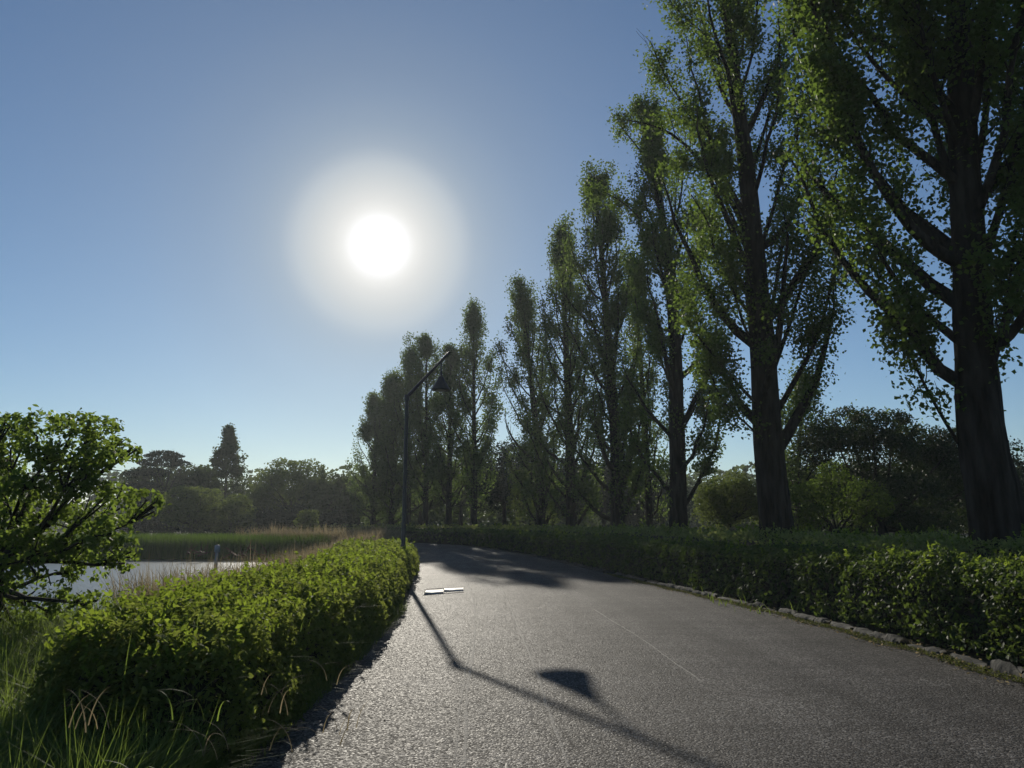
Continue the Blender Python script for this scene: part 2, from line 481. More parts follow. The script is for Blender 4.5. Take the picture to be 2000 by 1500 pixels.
# bright steel access plate let into the path
pl = empty("access_plate", (-1.75, 18.9, 0), "bright worn steel access plates set in the road beside the left hedge", "cover plate")
for nm, (a, b, c_, d) in (("plate", ((828, 1162), (866, 1159), (866, 1152), (832, 1154))), ("plate", ((867, 1156.5), (905, 1154), (905, 1148), (868, 1149.5)))):
    q = [gnd(*p) for p in (a, b, c_, d)]
    v = [(p.x + 1.75, p.y - 18.9, z) for z in (.001, .007) for p in q]
    f = [(4, 5, 6, 7), (0, 1, 5, 4), (1, 2, 6, 5), (2, 3, 7, 6), (3, 0, 4, 7)]
    mesh_np(nm, v, f, M['plate'], pl)
fr = Tubes()
q = [gnd(826, 1163.5), gnd(906, 1157), gnd(906, 1147), gnd(831, 1151.5), gnd(826, 1163.5)]
fr.add([(p.x + 1.75, p.y - 18.9, .008) for p in q], [.005] * 5, 4); fr.build("frame", M['steel'], pl)

# ---------------------------------------------------------------- kerb of rough stones on the right
kerb = empty("kerb", (5, 10, 0), "low rough stone kerb in front of the right hedge", "kerb")
KR = ROAD_R
seg = np.linalg.norm(np.diff(KR, axis=0), axis=1); S_ = np.concatenate([[0], np.cumsum(seg)])
def on_edge(s, off=0.0):
    x = np.interp(s, S_, KR[:, 0]); y = np.interp(s, S_, KR[:, 1])
    x2 = np.interp(s + .1, S_, KR[:, 0]); y2 = np.interp(s + .1, S_, KR[:, 1])
    t = np.array([x2 - x, y2 - y]); t /= np.linalg.norm(t)
    return np.array([x, y]) + np.array([t[1], -t[0]]) * off, math.atan2(t[1], t[0])
random.seed(3)
stone_meshes = []
for k in range(9):
    r = np.random.default_rng(60 + k)
    nu = 7
    V = []; 
    prof = [(-.09, -.03), (-.085, .055), (-.045, .10), (.045, .105), (.085, .06), (.09, -.03)]
    for i in range(nu):
        x = -.5 + i / (nu - 1)
        sh = 1 - .35 * abs(2 * x) ** 5
        for (yy, zz) in prof:
            V.append((x, yy * sh * r.uniform(.8, 1.2), (zz if zz < 0 else zz * sh) * r.uniform(.82, 1.15)))
    Fc = []
    m_ = len(prof)
    for i in range(nu - 1):
        for j in range(m_ - 1):
            Fc.append((i * m_ + j, (i + 1) * m_ + j, (i + 1) * m_ + j + 1, i * m_ + j + 1))
    Fc = [f[::-1] for f in Fc]
    e0 = [0, 1, 2, 3]; Fc += [(0, 1, 2, 3), (0, 3, 4, 5)]
    b0 = (nu - 1) * m_; Fc += [(b0 + 3, b0 + 2, b0 + 1, b0), (b0 + 5, b0 + 4, b0 + 3, b0)]
    o = mesh_np("stone_mesh", V, Fc, M['stone']); stone_meshes.append(o.data); bpy.data.objects.remove(o)
s = 17.0
while s < 58:
    L = random.uniform(.35, .75)
    p, a = on_edge(s + L / 2, .12 + random.uniform(-.03, .03))
    o = bpy.data.objects.new("kerb_stone", random.choice(stone_meshes))
    o.location = (p[0] - 5, p[1] - 10, random.uniform(-.045, .0)); o.rotation_euler = (random.uniform(-.12, .12), random.uniform(-.03, .03), a + random.uniform(-.06, .06))
    o.scale = (L * .97, random.uniform(.8, 1.25), random.uniform(.65, 1.15)); link(o, kerb)
    s += L * random.choice((1, 1, 1, 1.12))
# moss and grass litter at the foot of the kerb
def litter(name, s0, s1, n, off0, off1, size, mat, seed, label, cat=None):
    r = np.random.default_rng(seed)
    s = s0 + (s1 - s0) * r.random(n) ** 1.7
    P = np.array([np.r_[on_edge(a, r.uniform(off0, off1) + .05 * math.sin(a * 3))[0], r.uniform(.002, .03)] for a in s])
    v, f = leaves_geo(P, np.tile((0, 0, 1.0), (n, 1)), size, r, .5, .5)
    v[:, 2] = np.maximum(v[:, 2], .003)
    o = mesh_np(name, v, f, mat, tint=np.repeat(r.random(n), 2)); return tag(o, label, cat, kind='stuff')
litter("moss", 20, 45, 16000, -.17, .06, .035, M['moss'], 8, "yellow green moss and grass litter along the foot of the kerb", "moss")

litter("fallen_leaves", 20, 42, 2600, -.35, .42, .05, M['tan'], 18, "dry fallen leaves and bits scattered along the kerb", "leaf litter")
# ---------------------------------------------------------------- grass
def blades_geo(P, H, lean, width, rng, droop=.5, segs=3, az=None):
    """curved tapering blades; P base Nx3, H heights, lean 0..1"""
    n = len(P)
    az = rng.uniform(0, 2 * np.pi, n) if az is None else az
    D = np.stack([np.cos(az), np.sin(az), np.zeros(n)], -1)
    S = np.stack([-np.sin(az), np.cos(az), np.zeros(n)], -1)
    V = np.empty((n, segs * 2 + 1, 3))
    for k in range(segs + 1):
        t = k / segs
        out = (lean * t + droop * t ** 2.5)[:, None] * H[:, None] * D if np.ndim(lean) else (lean * t + droop * t ** 2.5) * H[:, None] * D
        zz = H * (t - .55 * np.asarray(droop) * t ** 3)
        c_ = P + out; c_[:, 2] = P[:, 2] + zz
        w = (width * (1 - .75 * t ** 1.5))[:, None] if np.ndim(width) else width * (1 - .75 * t ** 1.5)
        if k < segs:
            V[:, 2 * k] = c_ - S * w; V[:, 2 * k + 1] = c_ + S * w
        else:
            V[:, 2 * k] = c_
    i = np.arange(n)[:, None] * (segs * 2 + 1)
    tr = []
    for k in range(segs - 1):
        a = 2 * k; tr += [i + np.array([a, a + 1, a + 3]), i + np.array([a, a + 3, a + 2])]
    a = 2 * (segs - 1); tr.append(i + np.array([a, a + 1, a + 2]))
    F = np.stack(tr, 1).reshape(-1, 3)
    return V.reshape(-1, 3), F, len(tr)

def grass_patch(name, pts, hlo, hhi, width, mat, seed, label, cat, droop=.5, lean=.25, zoff=0.0, segs=3, base_z=None):
    r = np.random.default_rng(seed)
    n = len(pts)
    P = np.c_[pts, ground_z(pts[:, 0], pts[:, 1]) + zoff - .03]
    if base_z is not None: P[:, 2] = base_z
    cl = wob(P * 1.0, 1.9, seed) * (.25 if base_z is None else .05) + 1
    H = r.uniform(hlo, hhi, n) * cl
    V, F, k = blades_geo(P, H, np.clip(r.normal(lean, .15, n), 0, .8), r.uniform(.6, 1.3, n) * width, r, np.clip(r.normal(droop, .25, n), 0, 1.0), segs)
    o = mesh_np(name, V, F, mat, tint=np.repeat(np.clip(r.random(n) * .7 + cl - .85, 0, 1), k))
    tag(o, label, cat, kind='stuff')
    return o

def sample_poly(poly, n, r):
    poly = np.array(poly, float); lo, hi = poly.min(0), poly.max(0); out = []
    while sum(map(len, out)) < n:
        p = r.uniform(lo, hi, (n * 2, 2)); out.append(p[poly_sd(p[:, 0], p[:, 1], poly) < 0])
    return np.concatenate(out)[:n]

rg = np.random.default_rng(21)
# near verge, mostly in the shade of the hedge
grass_patch("verge_grass", sample_poly([(-1.72, 1.6), (-1.85, 5.0), (-4.6, 5.2), (-5.2, 1.6)], 34000, rg), .28, .72, .0045, M['grass'], 1,
            "dense dark green grass in the foreground beside the path", "grass", droop=.42)
grass_patch("tall_grass", sample_poly([(-2.5, 2.2), (-2.7, 5.0), (-3.4, 7.6), (-4.4, 9.6), (-8.0, 10), (-8.0, 2.4)], 34000, rg), .45, .88, .005, M['grass'], 2,
            "tall sunlit yellow green grass below the small tree on the left", "grass", droop=.45)
grass_patch("bank_grass", sample_poly([(-4.0, 7.5), (-4.8, 20), (-6.6, 32), (-9.0, 34), (-8.0, 15), (-7.4, 8)], 15000, rg), .5, .85, .008, M['grass'], 3,
            "green and brown grass on the near bank of the pond", "grass", droop=.5)
grass_patch("seeding_grass", sample_poly([(-4.6, 10.5), (-5.2, 25), (-10.6, 25), (-6.0, 12.0)], 8500, rg), .95, 1.3, .009, M['tan'], 4,
            "brownish seeding grass between the left hedge and the pond", "grass", droop=.35)
grass_patch("dry_grass", sample_poly([(-7.2, 32), (-6.5, 45), (-8.5, 52), (-18, 51), (-11, 46.5), (-10.3, 34)], 20000, rg), 1.1, 1.6, .02, M['tan'], 5,
            "dry tan grass at the right end of the pond, before the poplars", "grass", droop=.4)
grass_patch("reed_bed", sample_poly([(-11, 46.5), (-20, 47.2), (-40, 48.5), (-46, 50), (-46, 54), (-12, 52)], 30000, rg), 1.45, 1.6, .028, M['reed'], 6,
            "bright green reeds standing along the far shore of the pond", "reeds", droop=.10, lean=.06, base_z=-.6)
grass_patch("field_grass", sample_poly([(4, 14), (4.4, 45), (0, 60), (30, 75), (45, 40), (25, 12)], 20000, rg), .15, .4, .012, M['grass'], 7,
            "grass under the poplars behind the right hedge", "grass", droop=.5)

grass_patch("foot_grass", sample_poly([(-2.1, 4.6), (-1.72, 4.7), (-1.76, 9), (-1.95, 15), (-2.3, 15), (-2.0, 9)], 3500, rg), .12, .38, .0045, M['grass'], 9,
            "drooping dark grass at the foot of the left hedge along the path", "grass", droop=.6, lean=.15)
grass_patch("rough_grass", sample_poly([(-1.8, 3.9), (-1.85, 5.0), (-3.3, 5.1), (-3.6, 4.0)], 2400, rg), .35, .7, .0045, M['grass'], 14,
            "long rough grass growing up against the near end of the left hedge", "grass", droop=.5, lean=.2, segs=4)
grass_patch("overhanging_grass", sample_poly([(-1.9, 5.0), (-2.6, 4.9), (-3.0, 12), (-2.1, 12)], 260, rg), .85, 1.15, .005, M['grass'], 15,
            "scattered thin grass blades sticking out of the left hedge", "grass", droop=.35, lean=.08, segs=5)
# ---------------------------------------------------------------- hedges
def hedge(name, label, Lp, Rp, h, mats, per_m2, leaf, seed, cat="hedge", n_s=140, group=None, shoots=0, leaf_parts=150, near=None, hfun=None, far_grow=True):
    """hedge between base lines Lp and Rp (Nx2 polylines of equal parameter)"""
    r = np.random.default_rng(seed)
    A, B = spline(Lp, n_s), spline(Rp, n_s)
    mid = (A + B) / 2; half = np.linalg.norm(B - A, axis=1) / 2
    side = norm(B - A)
    root = empty(name, (mid[0, 0], mid[0, 1], 0), label, cat, group)
    org = (mid[0, 0], mid[0, 1], 0)
    # rounded-box profile, angle 0 = left foot .. 1 = right foot
    def prof(q, hw, hh):
        a = q * np.pi
        cx, cz = -np.cos(a), np.sin(a)
        e = .42
        x = np.sign(cx) * np.abs(cx) ** e; z = np.abs(cz) ** e
        return x * hw, z * hh
    ds = np.linalg.norm(np.diff(mid, axis=0), axis=1); cum = np.concatenate([[0], np.cumsum(ds)]); Ltot = cum[-1]
    dist = np.hypot(mid[:, 0], mid[:, 1])
    dens = np.minimum(1, (7.0 / np.maximum(dist, 3)) ** 1.5) if far_grow else np.ones(n_s)
    w = dens * (2 * half + 2 * h); cw = np.cumsum(w); area_eff = np.sum(w) * Ltot / n_s
    N = int(area_eff * per_m2)
    sidx = np.interp(r.random(N) * cw[-1], cw, np.arange(n_s))
    si = sidx.astype(int).clip(0, n_s - 2); fr_ = (sidx - si)[:, None]
    m_ = mid[si] * (1 - fr_) + mid[si + 1] * fr_; sd_ = side[si]; hw = half[si]; 
    # arc-length-ish sampling of profile
    q = r.random(N)
    qs = np.linspace(0, 1, 200); px_, pz_ = prof(qs, 1.0, h / 1.2)
    arc = np.concatenate([[0], np.cumsum(np.hypot(np.diff(px_), np.diff(pz_)))]); q = np.interp(q * arc[-1], arc, qs)
    base = np.c_[m_, np.zeros(N)]
    hh = h * (1 + .05 * wob(base, .55, seed)) * (hfun(base) if hfun else 1)
    # round the ends off
    tip = np.minimum(sidx, n_s - 1 - sidx) / n_s * Ltot
    endk = np.sqrt(np.clip(tip / (.8), .02, 1))
    x, z = prof(q, hw * endk, hh * (.55 + .45 * endk))
    P = np.c_[m_ + sd_ * x[:, None], z]
    Nn = np.c_[sd_ * (x / np.maximum(hw, .1))[:, None], (z / hh) ** 3 * 1.2]
    Nn = norm(Nn)
    depth = -np.abs(r.normal(0, .13, N)) + .05
    bulge = .11 * wob(P, 1.3, seed) + .09 * wob(P, 4.2, seed + 3)
    P = P + Nn * (depth + bulge)[:, None]
    P[:, 2] = np.maximum(P[:, 2], .02)
    dl = np.hypot(P[:, 0], P[:, 1])
    size = leaf * np.maximum(1, dl / 7) ** .72
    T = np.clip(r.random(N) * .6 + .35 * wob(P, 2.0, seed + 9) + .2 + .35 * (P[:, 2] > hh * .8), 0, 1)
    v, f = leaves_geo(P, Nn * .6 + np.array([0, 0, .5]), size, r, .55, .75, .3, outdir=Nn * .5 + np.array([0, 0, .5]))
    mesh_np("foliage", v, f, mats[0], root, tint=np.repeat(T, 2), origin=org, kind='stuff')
    # upright leafy shoots standing out of the top
    if shoots:
        k = r.choice(N, shoots); k = k[P[k, 2] > hh[k] * .75]
        VV, TT = [], []
        C0 = np.repeat(P[k], 7, axis=0); tt = np.tile(np.linspace(.0, 1, 7), len(k))
        ln = np.repeat(r.uniform(.05, .22, len(k)), 7); dr = np.repeat(r.normal(0, .45, (len(k), 3)), 7, axis=0); dr[:, 2] = 1
        C0 = C0 + dr * (tt * ln)[:, None]
        sz = leaf * .95 * np.maximum(1, np.hypot(C0[:, 0], C0[:, 1]) / 7) ** .7
        v, f = leaves_geo(C0, np.tile((0, 0, .6), (len(C0), 1)), sz, r, .5, .8, .3, outdir=np.tile((0, 0, .6), (len(C0), 1)))
        mesh_np("shoots", v, f, mats[1], root, tint=np.repeat(r.random(len(C0)), 2), origin=org, kind='stuff')
    # twiggy opaque core
    nq = 14; qq = np.linspace(0, 1, nq)
    ms = np.arange(0, n_s, 2); Vc = []
    for i in ms:
        tp = min(i, n_s - 1 - i) / n_s * Ltot; ek = math.sqrt(min(1, max(.02, tp / .8)))
        hb = h * (1 + .05 * wob(np.array([[mid[i, 0], mid[i, 1], 0]]), .55, seed)[0]) * (hfun(np.array([[mid[i, 0], mid[i, 1], 0]]))[0] if hfun else 1)
        x, z = prof(qq, max(.05, half[i] * ek - .20), max(.05, hb * (.55 + .45 * ek) - .20))
        ring = np.c_[mid[i] + side[i] * x[:, None], z]
        ring = ring + .04 * r.normal(0, 1, ring.shape); ring[[0, -1], 2] = -.05
        Vc.append(ring)
    Vc = np.concatenate(Vc); k = len(ms)
    ii = (np.arange(k - 1)[:, None] * nq + np.arange(nq - 1)[None, :])
    Fc = np.stack([ii, ii + 1, ii + nq + 1, ii + nq], -1).reshape(-1, 4)
    mesh_np("twigs", Vc, Fc, M['twig'], root, origin=org)
    # nearest single leaves as pieces of their own
    if leaf_parts:
        me = leaf_mesh(mats[0], leaf * 1.15)
        cand = np.where((depth > 0.0) & (P[:, 2] > .25))[0]
        if near is not None:
            cand = cand[np.argsort(np.hypot(P[cand, 0] - near[0], P[cand, 1] - near[1]))][:leaf_parts * 12]
        cand = r.choice(cand, min(leaf_parts, len(cand)), replace=False)
        for c_ in cand:
            o = bpy.data.objects.new("leaf", me[r.integers(len(me))])
            o.location = Vector(P[c_] + Nn[c_] * .05) - Vector(org)
            o.rotation_euler = (r.normal(0, .6), r.normal(0, .6), r.uniform(0, 6.28))
            s_ = r.uniform(.8, 1.3) * max(1, dl[c_] / 7) ** .72; o.scale = (s_,) * 3
            link(o, root)
    return root

_leafcache = {}
def leaf_mesh(mat, L, w=.5):
    key = (mat.name, round(L, 3), w)
    if key in _leafcache: return _leafcache[key]
    out = []
    for tint in (.25, .6, .95):
        W_ = L * w * .5
        v = [(0, -L / 2, 0), (W_ * .8, -L * .22, .18 * W_), (W_, L * .05, .25 * W_), (W_ * .5, L * .32, .1 * W_), (0, L / 2, -.1 * L), (-W_ * .5, L * .32, .1 * W_), (-W_, L * .05, .25 * W_), (-W_ * .8, -L * .22, .18 * W_), (0, 0, 0)]
        f = [(8, i, i + 1) for i in range(7)] + [(8, 7, 0)]
        o = mesh_np("leaf", v, f, mat, tint=[tint] * 8); out.append(o.data); bpy.data.objects.remove(o)
    _leafcache[key] = out
    return out

hedge("hedge", "waist high leafy hedge with a sunlit top on the left of the path",
      [(-2.9, 4.8), (-3.5, 7.2), (-3.9, 11), (-4.6, 17), (-5.9, 25), (-7.6, 34)],
      [(-1.72, 4.8), (-1.85, 8), (-1.95, 12), (-2.45, 18), (-3.2, 26), (-4.2, 34)], .86, [M['hedge'], M['shoots']], 1500, .052, 11, shoots=2600,
      leaf_parts=250, near=(-2.5, 5), hfun=lambda b: .96 + .06 * np.exp(-((b[:, 1] - 8) / 4) ** 2))

off = lambda s, d: on_edge(s, d)[0]
ss = [19, 22, 25, 28, 31, 35, 40, 46, 53, 61, 69, 77, 86, 96, 108]
hedge("hedge", "long dark glossy leaved hedge behind the stone kerb on the right",
      [off(s, .42) for s in ss], [off(s, 1.9) for s in ss], 1.02, [M['hedge_dark'], M['shoots']], 1300, .055, 12, shoots=1300, leaf_parts=250, near=(6, 8),
      n_s=260)
hedge("shrub_row", "taller soft yellow green shrubs growing behind the right hedge", [off(s, 2.1) for s in ss], [off(s, 4.2) for s in ss], 1.3,
      [M['soft'], M['shoots']], 650, .05, 13, cat="shrubs", shoots=2500, leaf_parts=0, n_s=220)

# ---------------------------------------------------------------- trees
class Tree:
    def __init__(self, name, base, label, cat="tree", group=None, seed=0, rz=0):
        self.r = np.random.default_rng(seed)
        self.base = np.array([base[0], base[1], 0.0])
        self.root = empty(name, tuple(self.base), label, cat, group)
        self.tw = Tubes(); self.clP = []; self.clO = []
    def shoots(self, pts, radii, start, step, lo, hi, ang, up=.6, clump=.16, every=.16, tip=True, lv=1, side_w=None):
        """shoots along a limb; leaf clump centres are stored along each"""
        r = self.r; pts = np.asarray(pts)
        seg = np.linalg.norm(np.diff(pts, axis=0), axis=1); cum = np.concatenate([[0], np.cumsum(seg)]); L = cum[-1]
        s = start * L + r.uniform(0, step)
        while s < L:
            p = np.array([np.interp(s, cum, pts[:, k]) for k in range(3)])
            q = np.array([np.interp(min(L, s + .1), cum, pts[:, k]) for k in range(3)])
            t = q - p; t = t / (np.linalg.norm(t) + 1e-9) if np.linalg.norm(t) > 1e-6 else np.array([0, 0, 1.])
            a = r.normal(0, 1, 3); a -= t * (a @ t); a /= np.linalg.norm(a)
            d = t * math.cos(ang) + a * math.sin(ang)
            ln = r.uniform(lo, hi) * (1 - .45 * s / L)
            n = max(3, int(ln / .22) + 2)
            C = [p]; dd = d.copy()
            for k in range(n - 1):
                dd = dd + np.array([0, 0, up * .25]) + r.normal(0, .10, 3); dd /= np.linalg.norm(dd)
                C.append(C[-1] + dd * ln / (n - 1))
            C = np.array(C)
            r0 = max(.006, np.interp(s, cum, radii) * .45); r0 = min(r0, .012 + ln * .014)
            self.tw.add(C, np.linspace(r0, .004, n), 3)
            if lv > 1 and ln > .8:
                self.shoots(C, np.linspace(r0, .004, n), .25, step * .9, lo * .5, hi * .45, ang, up, clump, every, True, lv - 1)
            m = max(2, int(ln / every)); tt = r.uniform(.25, 1.05, m)
            for u_ in tt:
                x = np.clip(u_, 0, 1) * (n - 1); k = min(int(x), n - 2)
                self.clP.append(C[k] + (C[k + 1] - C[k]) * (x - k) + r.normal(0, clump * .3, 3)); self.clO.append(d)
            s += step * r.uniform(.6, 1.5)
    def foliage(self, total, size, mat, clump=.16, thin=-.38, tint_bias=0.0, hang=.3, aspect=.85, jitter=1.2):
        r = self.r
        C = np.array(self.clP); O = np.array(self.clO)
        sc_ = max(1.0, size / .09) ** .5
        keep = (wob(C, 1.5 / sc_, 1.0 + self.base[0]) + .5 * wob(C, 3.6 / sc_, 5.0) > thin) & (r.random(len(C)) < .85)
        C, O = C[keep], O[keep]
        k = r.integers(0, len(C), total)
        w = r.gamma(2.0, .5, len(C)); w /= w.sum(); k = r.choice(len(C), total, p=w)
        P = C[k] + r.normal(0, 1, (total, 3)) * clump * np.array([1, 1, 1.25])
        ct = r.random(len(C))[k]
        T = np.clip(.45 * r.random(total) + .35 * ct + .25 * (wob(P, .5, 3) * .5 + .5) + tint_bias, 0, 1)
        v, f = leaves_geo(P, O[k] * .2 + np.array([0, 0, .3]), size, r, aspect, jitter, .25, hang=hang)
        return mesh_np("foliage", v, f, mat, self.root, tint=np.repeat(T, 2), origin=self.base, kind='stuff')
    def finish(self):
        self.tw.build("branches", M['twig'], self.root, origin=self.base, kind='stuff')

def tube_part(tree, name, pts, radii, sides, mat, rough=0.05):
    t = Tubes(); t.add(pts, radii, sides, rough, tree.r); return t.build(name, mat, tree.root, origin=tree.base)

def poplar(base, H, rad, label, seed, n_leaves, leaf, trunk_r, crown0=2.0, trunk_pts=None, limbs=(), n_limbs=26, spread=1.0, group="poplars in a row behind the right hedge",
           mat=None, prof=None, clump=.17, side_bias=None, step=.42, sl=1.0):
    T = Tree("poplar_tree", base, label, "tree", group, seed); r = T.r
    if trunk_pts is None:
        n = 16; z = np.linspace(-.1, H * .97, n)
        lx = np.cumsum(r.normal(0, .035 * H / 20, n)); ly = np.cumsum(r.normal(0, .035 * H / 20, n))
        tp = np.c_[base[0] + lx - lx[0], base[1] + ly - ly[0], z]
    else:
        tp = spline(trunk_pts, 22)
    n = len(tp); tt = np.linspace(0, 1, n)
    tr = trunk_r * (1 - tt) ** .85 + .02; tr[0] *= 1.5; tr[1] *= 1.12
    tube_part(T, "trunk", tp, tr, 16, M['bark'], .06)
    zz = tp[:, 2]
    pr = prof or (lambda t: np.interp(t, [0, .12, .45, .75, 1], [.7, 1, 1.1, .8, .1]))
    # surveyed main limbs
    for (pts, r0) in limbs:
        P = spline(pts, 12); rr = np.linspace(r0 * .72, .016, 12)
        tube_part(T, "limb", P, rr, 8, M['bark'], .05)
        T.shoots(P, rr, .22, step * .62, .5 * sl, 1.5 * sl, .62, .55, clump, .16, lv=2)
    for i in range(n_limbs):
        f = (i + .5) / n_limbs
        z0 = crown0 + (H * .93 - crown0) * f ** .95
        t = (z0 - crown0) / (H - crown0)
        az = i * 2.399963 + r.normal(0, .35)
        px, py = np.interp(z0, zz, tp[:, 0]), np.interp(z0, zz, tp[:, 1])
        Rr = rad * pr(min(1, t + .18)) * r.uniform(.65, 1.15) * spread
        if side_bias is not None:
            Rr *= 1 + side_bias[0] * math.cos(az) + side_bias[1] * math.sin(az)
        L = min((H - z0) * .8 + .6, r.uniform(3.2, 5.5) * (H / 20))
        m = 8; u = np.linspace(0, 1, m)
        ox = Rr * (1 - (1 - u) ** 1.7)
        P = np.c_[px + np.cos(az) * ox, py + np.sin(az) * ox, z0 + L * (u ** 1.15)]
        P[1:] += np.cumsum(r.normal(0, .07, (m - 1, 3)), 0)
        r0 = max(.02, np.interp(z0, zz, tr) * r.uniform(.28, .5)); rr = np.linspace(r0, .012, m)
        if trunk_r > .4 and f < .75:
            tube_part(T, "limb", P, rr, 6, M['bark'], .05)
        else:
            T.tw.add(P, rr, 5)
        T.shoots(P, rr, .18, step, .45 * sl, 1.35 * sl, .5, .7, clump, .17, lv=2 if leaf < .13 else 1)
    # epicormic shoots and the leader
    T.shoots(tp[n // 8:], tr[n // 8:], .0, step * 1.4, .4, 1.0, .8, .9, clump, .2)
    T.shoots(tp[int(n * .72):], tr[int(n * .72):], .0, step * .5, .3, .8, .45, .9, clump, .15)
    for q in range(5):
        z0 = H * r.uniform(.80, .93); a = r.uniform(0, 6.28); px, py = np.interp(z0, zz, tp[:, 0]), np.interp(z0, zz, tp[:, 1])
        ln = r.uniform(.08, .15) * H * (1.15 if q == 0 else .8); d_ = r.uniform(.2, .6)
        P = np.array([(px + math.cos(a) * d_ * u ** .6, py + math.sin(a) * d_ * u ** .6, z0 + ln * u) for u in np.linspace(0, 1, 6)])
        T.tw.add(P, np.linspace(.03, .006, 6), 4)
        T.shoots(P, np.linspace(.03, .006, 6), .1, .22, .15, .45, .5, .9, clump * .8, .12)
    T.foliage(n_leaves, leaf, mat or M['poplar'], clump)
    T.finish()
    return T

def pp(pix, Y, dY=0.0, k=1.0):
    n = len(pix); return [at(a, b, Y + dY * i / (n - 1)) for i, (a, b) in enumerate(pix)]

# D: the big trunk at the right edge, 13 m away
Y = 13.0
b = at(1955, 1090, Y)
tp = [(b.x + .05, Y, -.1)] + [tuple(p) for p in pp([(1945, 1000), (1915, 850), (1905, 700), (1893, 500), (1880, 250), (1872, 0), (1868, -300), (1865, -650), (1862, -900)], Y)]
limbs = [
    (pp([(1885, 520), (1830, 490), (1775, 440), (1720, 360), (1685, 290), (1640, 180), (1600, 60), (1570, -60)], Y, -.8), .16),
    (pp([(1900, 690), (1840, 640), (1790, 600), (1745, 540), (1705, 470), (1680, 400)], Y, -.4), .11),
    (pp([(1895, 900), (1850, 830), (1800, 740), (1760, 650), (1730, 590)], Y, .5), .05),
    (pp([(1885, 420), (1850, 330), (1820, 230), (1795, 120), (1760, -20), (1720, -180)], Y, .6), .12),
    (pp([(1880, 300), (1840, 200), (1800, 60), (1780, -100)], Y, -1.5), .10),
    (pp([(1880, 150), (1800, 20), (1720, -100), (1660, -260)], Y, -1.8), .12),
    (pp([(1775, 440), (1700, 330), (1640, 230), (1570, 120), (1540, 20), (1525, -90)], Y, .2), .07),
    (pp([(1820, 230), (1740, 160), (1660, 60), (1600, -60), (1560, -200)], Y, -.6), .07),
    (pp([(1900, 780), (1960, 640), (2000, 480), (2040, 300), (2080, 80)], Y, .8), .14),
    (pp([(1895, 600), (1940, 450), (1985, 300), (2010, 100), (2030, -100)], Y, -1.2), .12),
    (pp([(1885, 400), (1920, 260), (1935, 100), (1950, -100)], Y, .9), .12),
    (pp([(1905, 820), (1940, 720), (1965, 600), (1985, 450)], Y, -1.0), .07),
]
poplar((b.x, Y), 24, 2.6, "biggest poplar, with the thick dark trunk at the right edge of the photo", 101, 112000, .09, .43, 3.0, tp, limbs, n_limbs=44, clump=.15, step=.34, sl=.9)

# C: the tall poplar with the forked crown, 21 m away
Y = 21.0
b = at(1520, 1075, Y)
tp = [(b.x + .03, Y, -.1)] + [tuple(p) for p in pp([(1515, 1000), (1500, 850), (1492, 700), (1478, 560), (1468, 420), (1455, 300), (1438, 180), (1428, 60), (1415, -80), (1405, -220)], Y)]
limbs = [
    (pp([(1478, 520), (1455, 450), (1426, 390), (1385, 336), (1330, 275), (1278, 246), (1225, 235)], Y, -.6), .13),
    (pp([(1455, 480), (1420, 400), (1390, 310), (1345, 220), (1300, 150), (1270, 80)], Y, .4), .09),
    (pp([(1440, 240), (1414, 180), (1395, 90), (1336, 33), (1290, -20)], Y, .5), .07),
    (pp([(1485, 640), (1440, 580), (1400, 510), (1385, 440), (1350, 380)], Y, -.8), .09),
    (pp([(1490, 800), (1450, 760), (1400, 700), (1350, 640), (1320, 570)], Y, -.9), .07),
    (pp([(1490, 700), (1455, 640), (1430, 560), (1400, 480)], Y, -1.2), .07),
    (pp([(1515, 880), (1460, 830), (1410, 780), (1385, 720)], Y, -.6), .05),
    (pp([(1520, 800), (1560, 730), (1595, 660), (1615, 590), (1635, 500), (1625, 420)], Y, .3), .12),
    (pp([(1500, 640), (1515, 560), (1530, 470), (1560, 400), (1600, 330)], Y, .7), .10),
    (pp([(1490, 470), (1510, 410), (1530, 330), (1555, 260), (1570, 190)], Y, -.4), .10),
    (pp([(1505, 740), (1540, 640), (1570, 540), (1590, 440)], Y, -.7), .09),
    (pp([(1470, 330), (1500, 230), (1530, 120), (1540, 0)], Y, .5), .08),
    (pp([(1440, 200), (1470, 100), (1480, -20), (1475, -140)], Y, -.5), .07),
]
poplar((b.x, Y), 21.5, 2.3, "tall open poplar with a forked crown, second from the right edge", 102, 62000, .092, .44, 2.8, tp, limbs, n_limbs=24, clump=.17, step=.42)

# B: leaning poplar, 31 m
Y = 31.0
b = at(1327, 1060, Y)
tp = [(b.x, Y, -.1)] + [tuple(p) for p in pp([(1325, 950), (1322, 800), (1318, 650), (1305, 520), (1290, 400), (1270, 300), (1250, 230)], Y)]
limbs = [
    (pp([(1312, 620), (1290, 520), (1260, 440), (1215, 395), (1170, 370)], Y, -.5), .09),
    (pp([(1305, 500), (1290, 400), (1260, 310), (1215, 250), (1205, 225)], Y, .4), .08),
    (pp([(1320, 700), (1350, 600), (1370, 480), (1365, 380)], Y, .4), .09),
    (pp([(1320, 780), (1290, 700), (1260, 600), (1245, 520)], Y, -.5), .07),
    (pp([(1322, 860), (1360, 790), (1390, 720), (1400, 640)], Y, -.8), .07),
    (pp([(1325, 930), (1360, 880), (1385, 830), (1395, 770)], Y, -.8), .05),
]
poplar((b.x, Y), 19.5, 2.2, "poplar with a bare arched top limb reaching left, next to the forked poplar", 103, 44000, .11, .36, 1.6, tp, limbs, n_limbs=26, clump=.17)

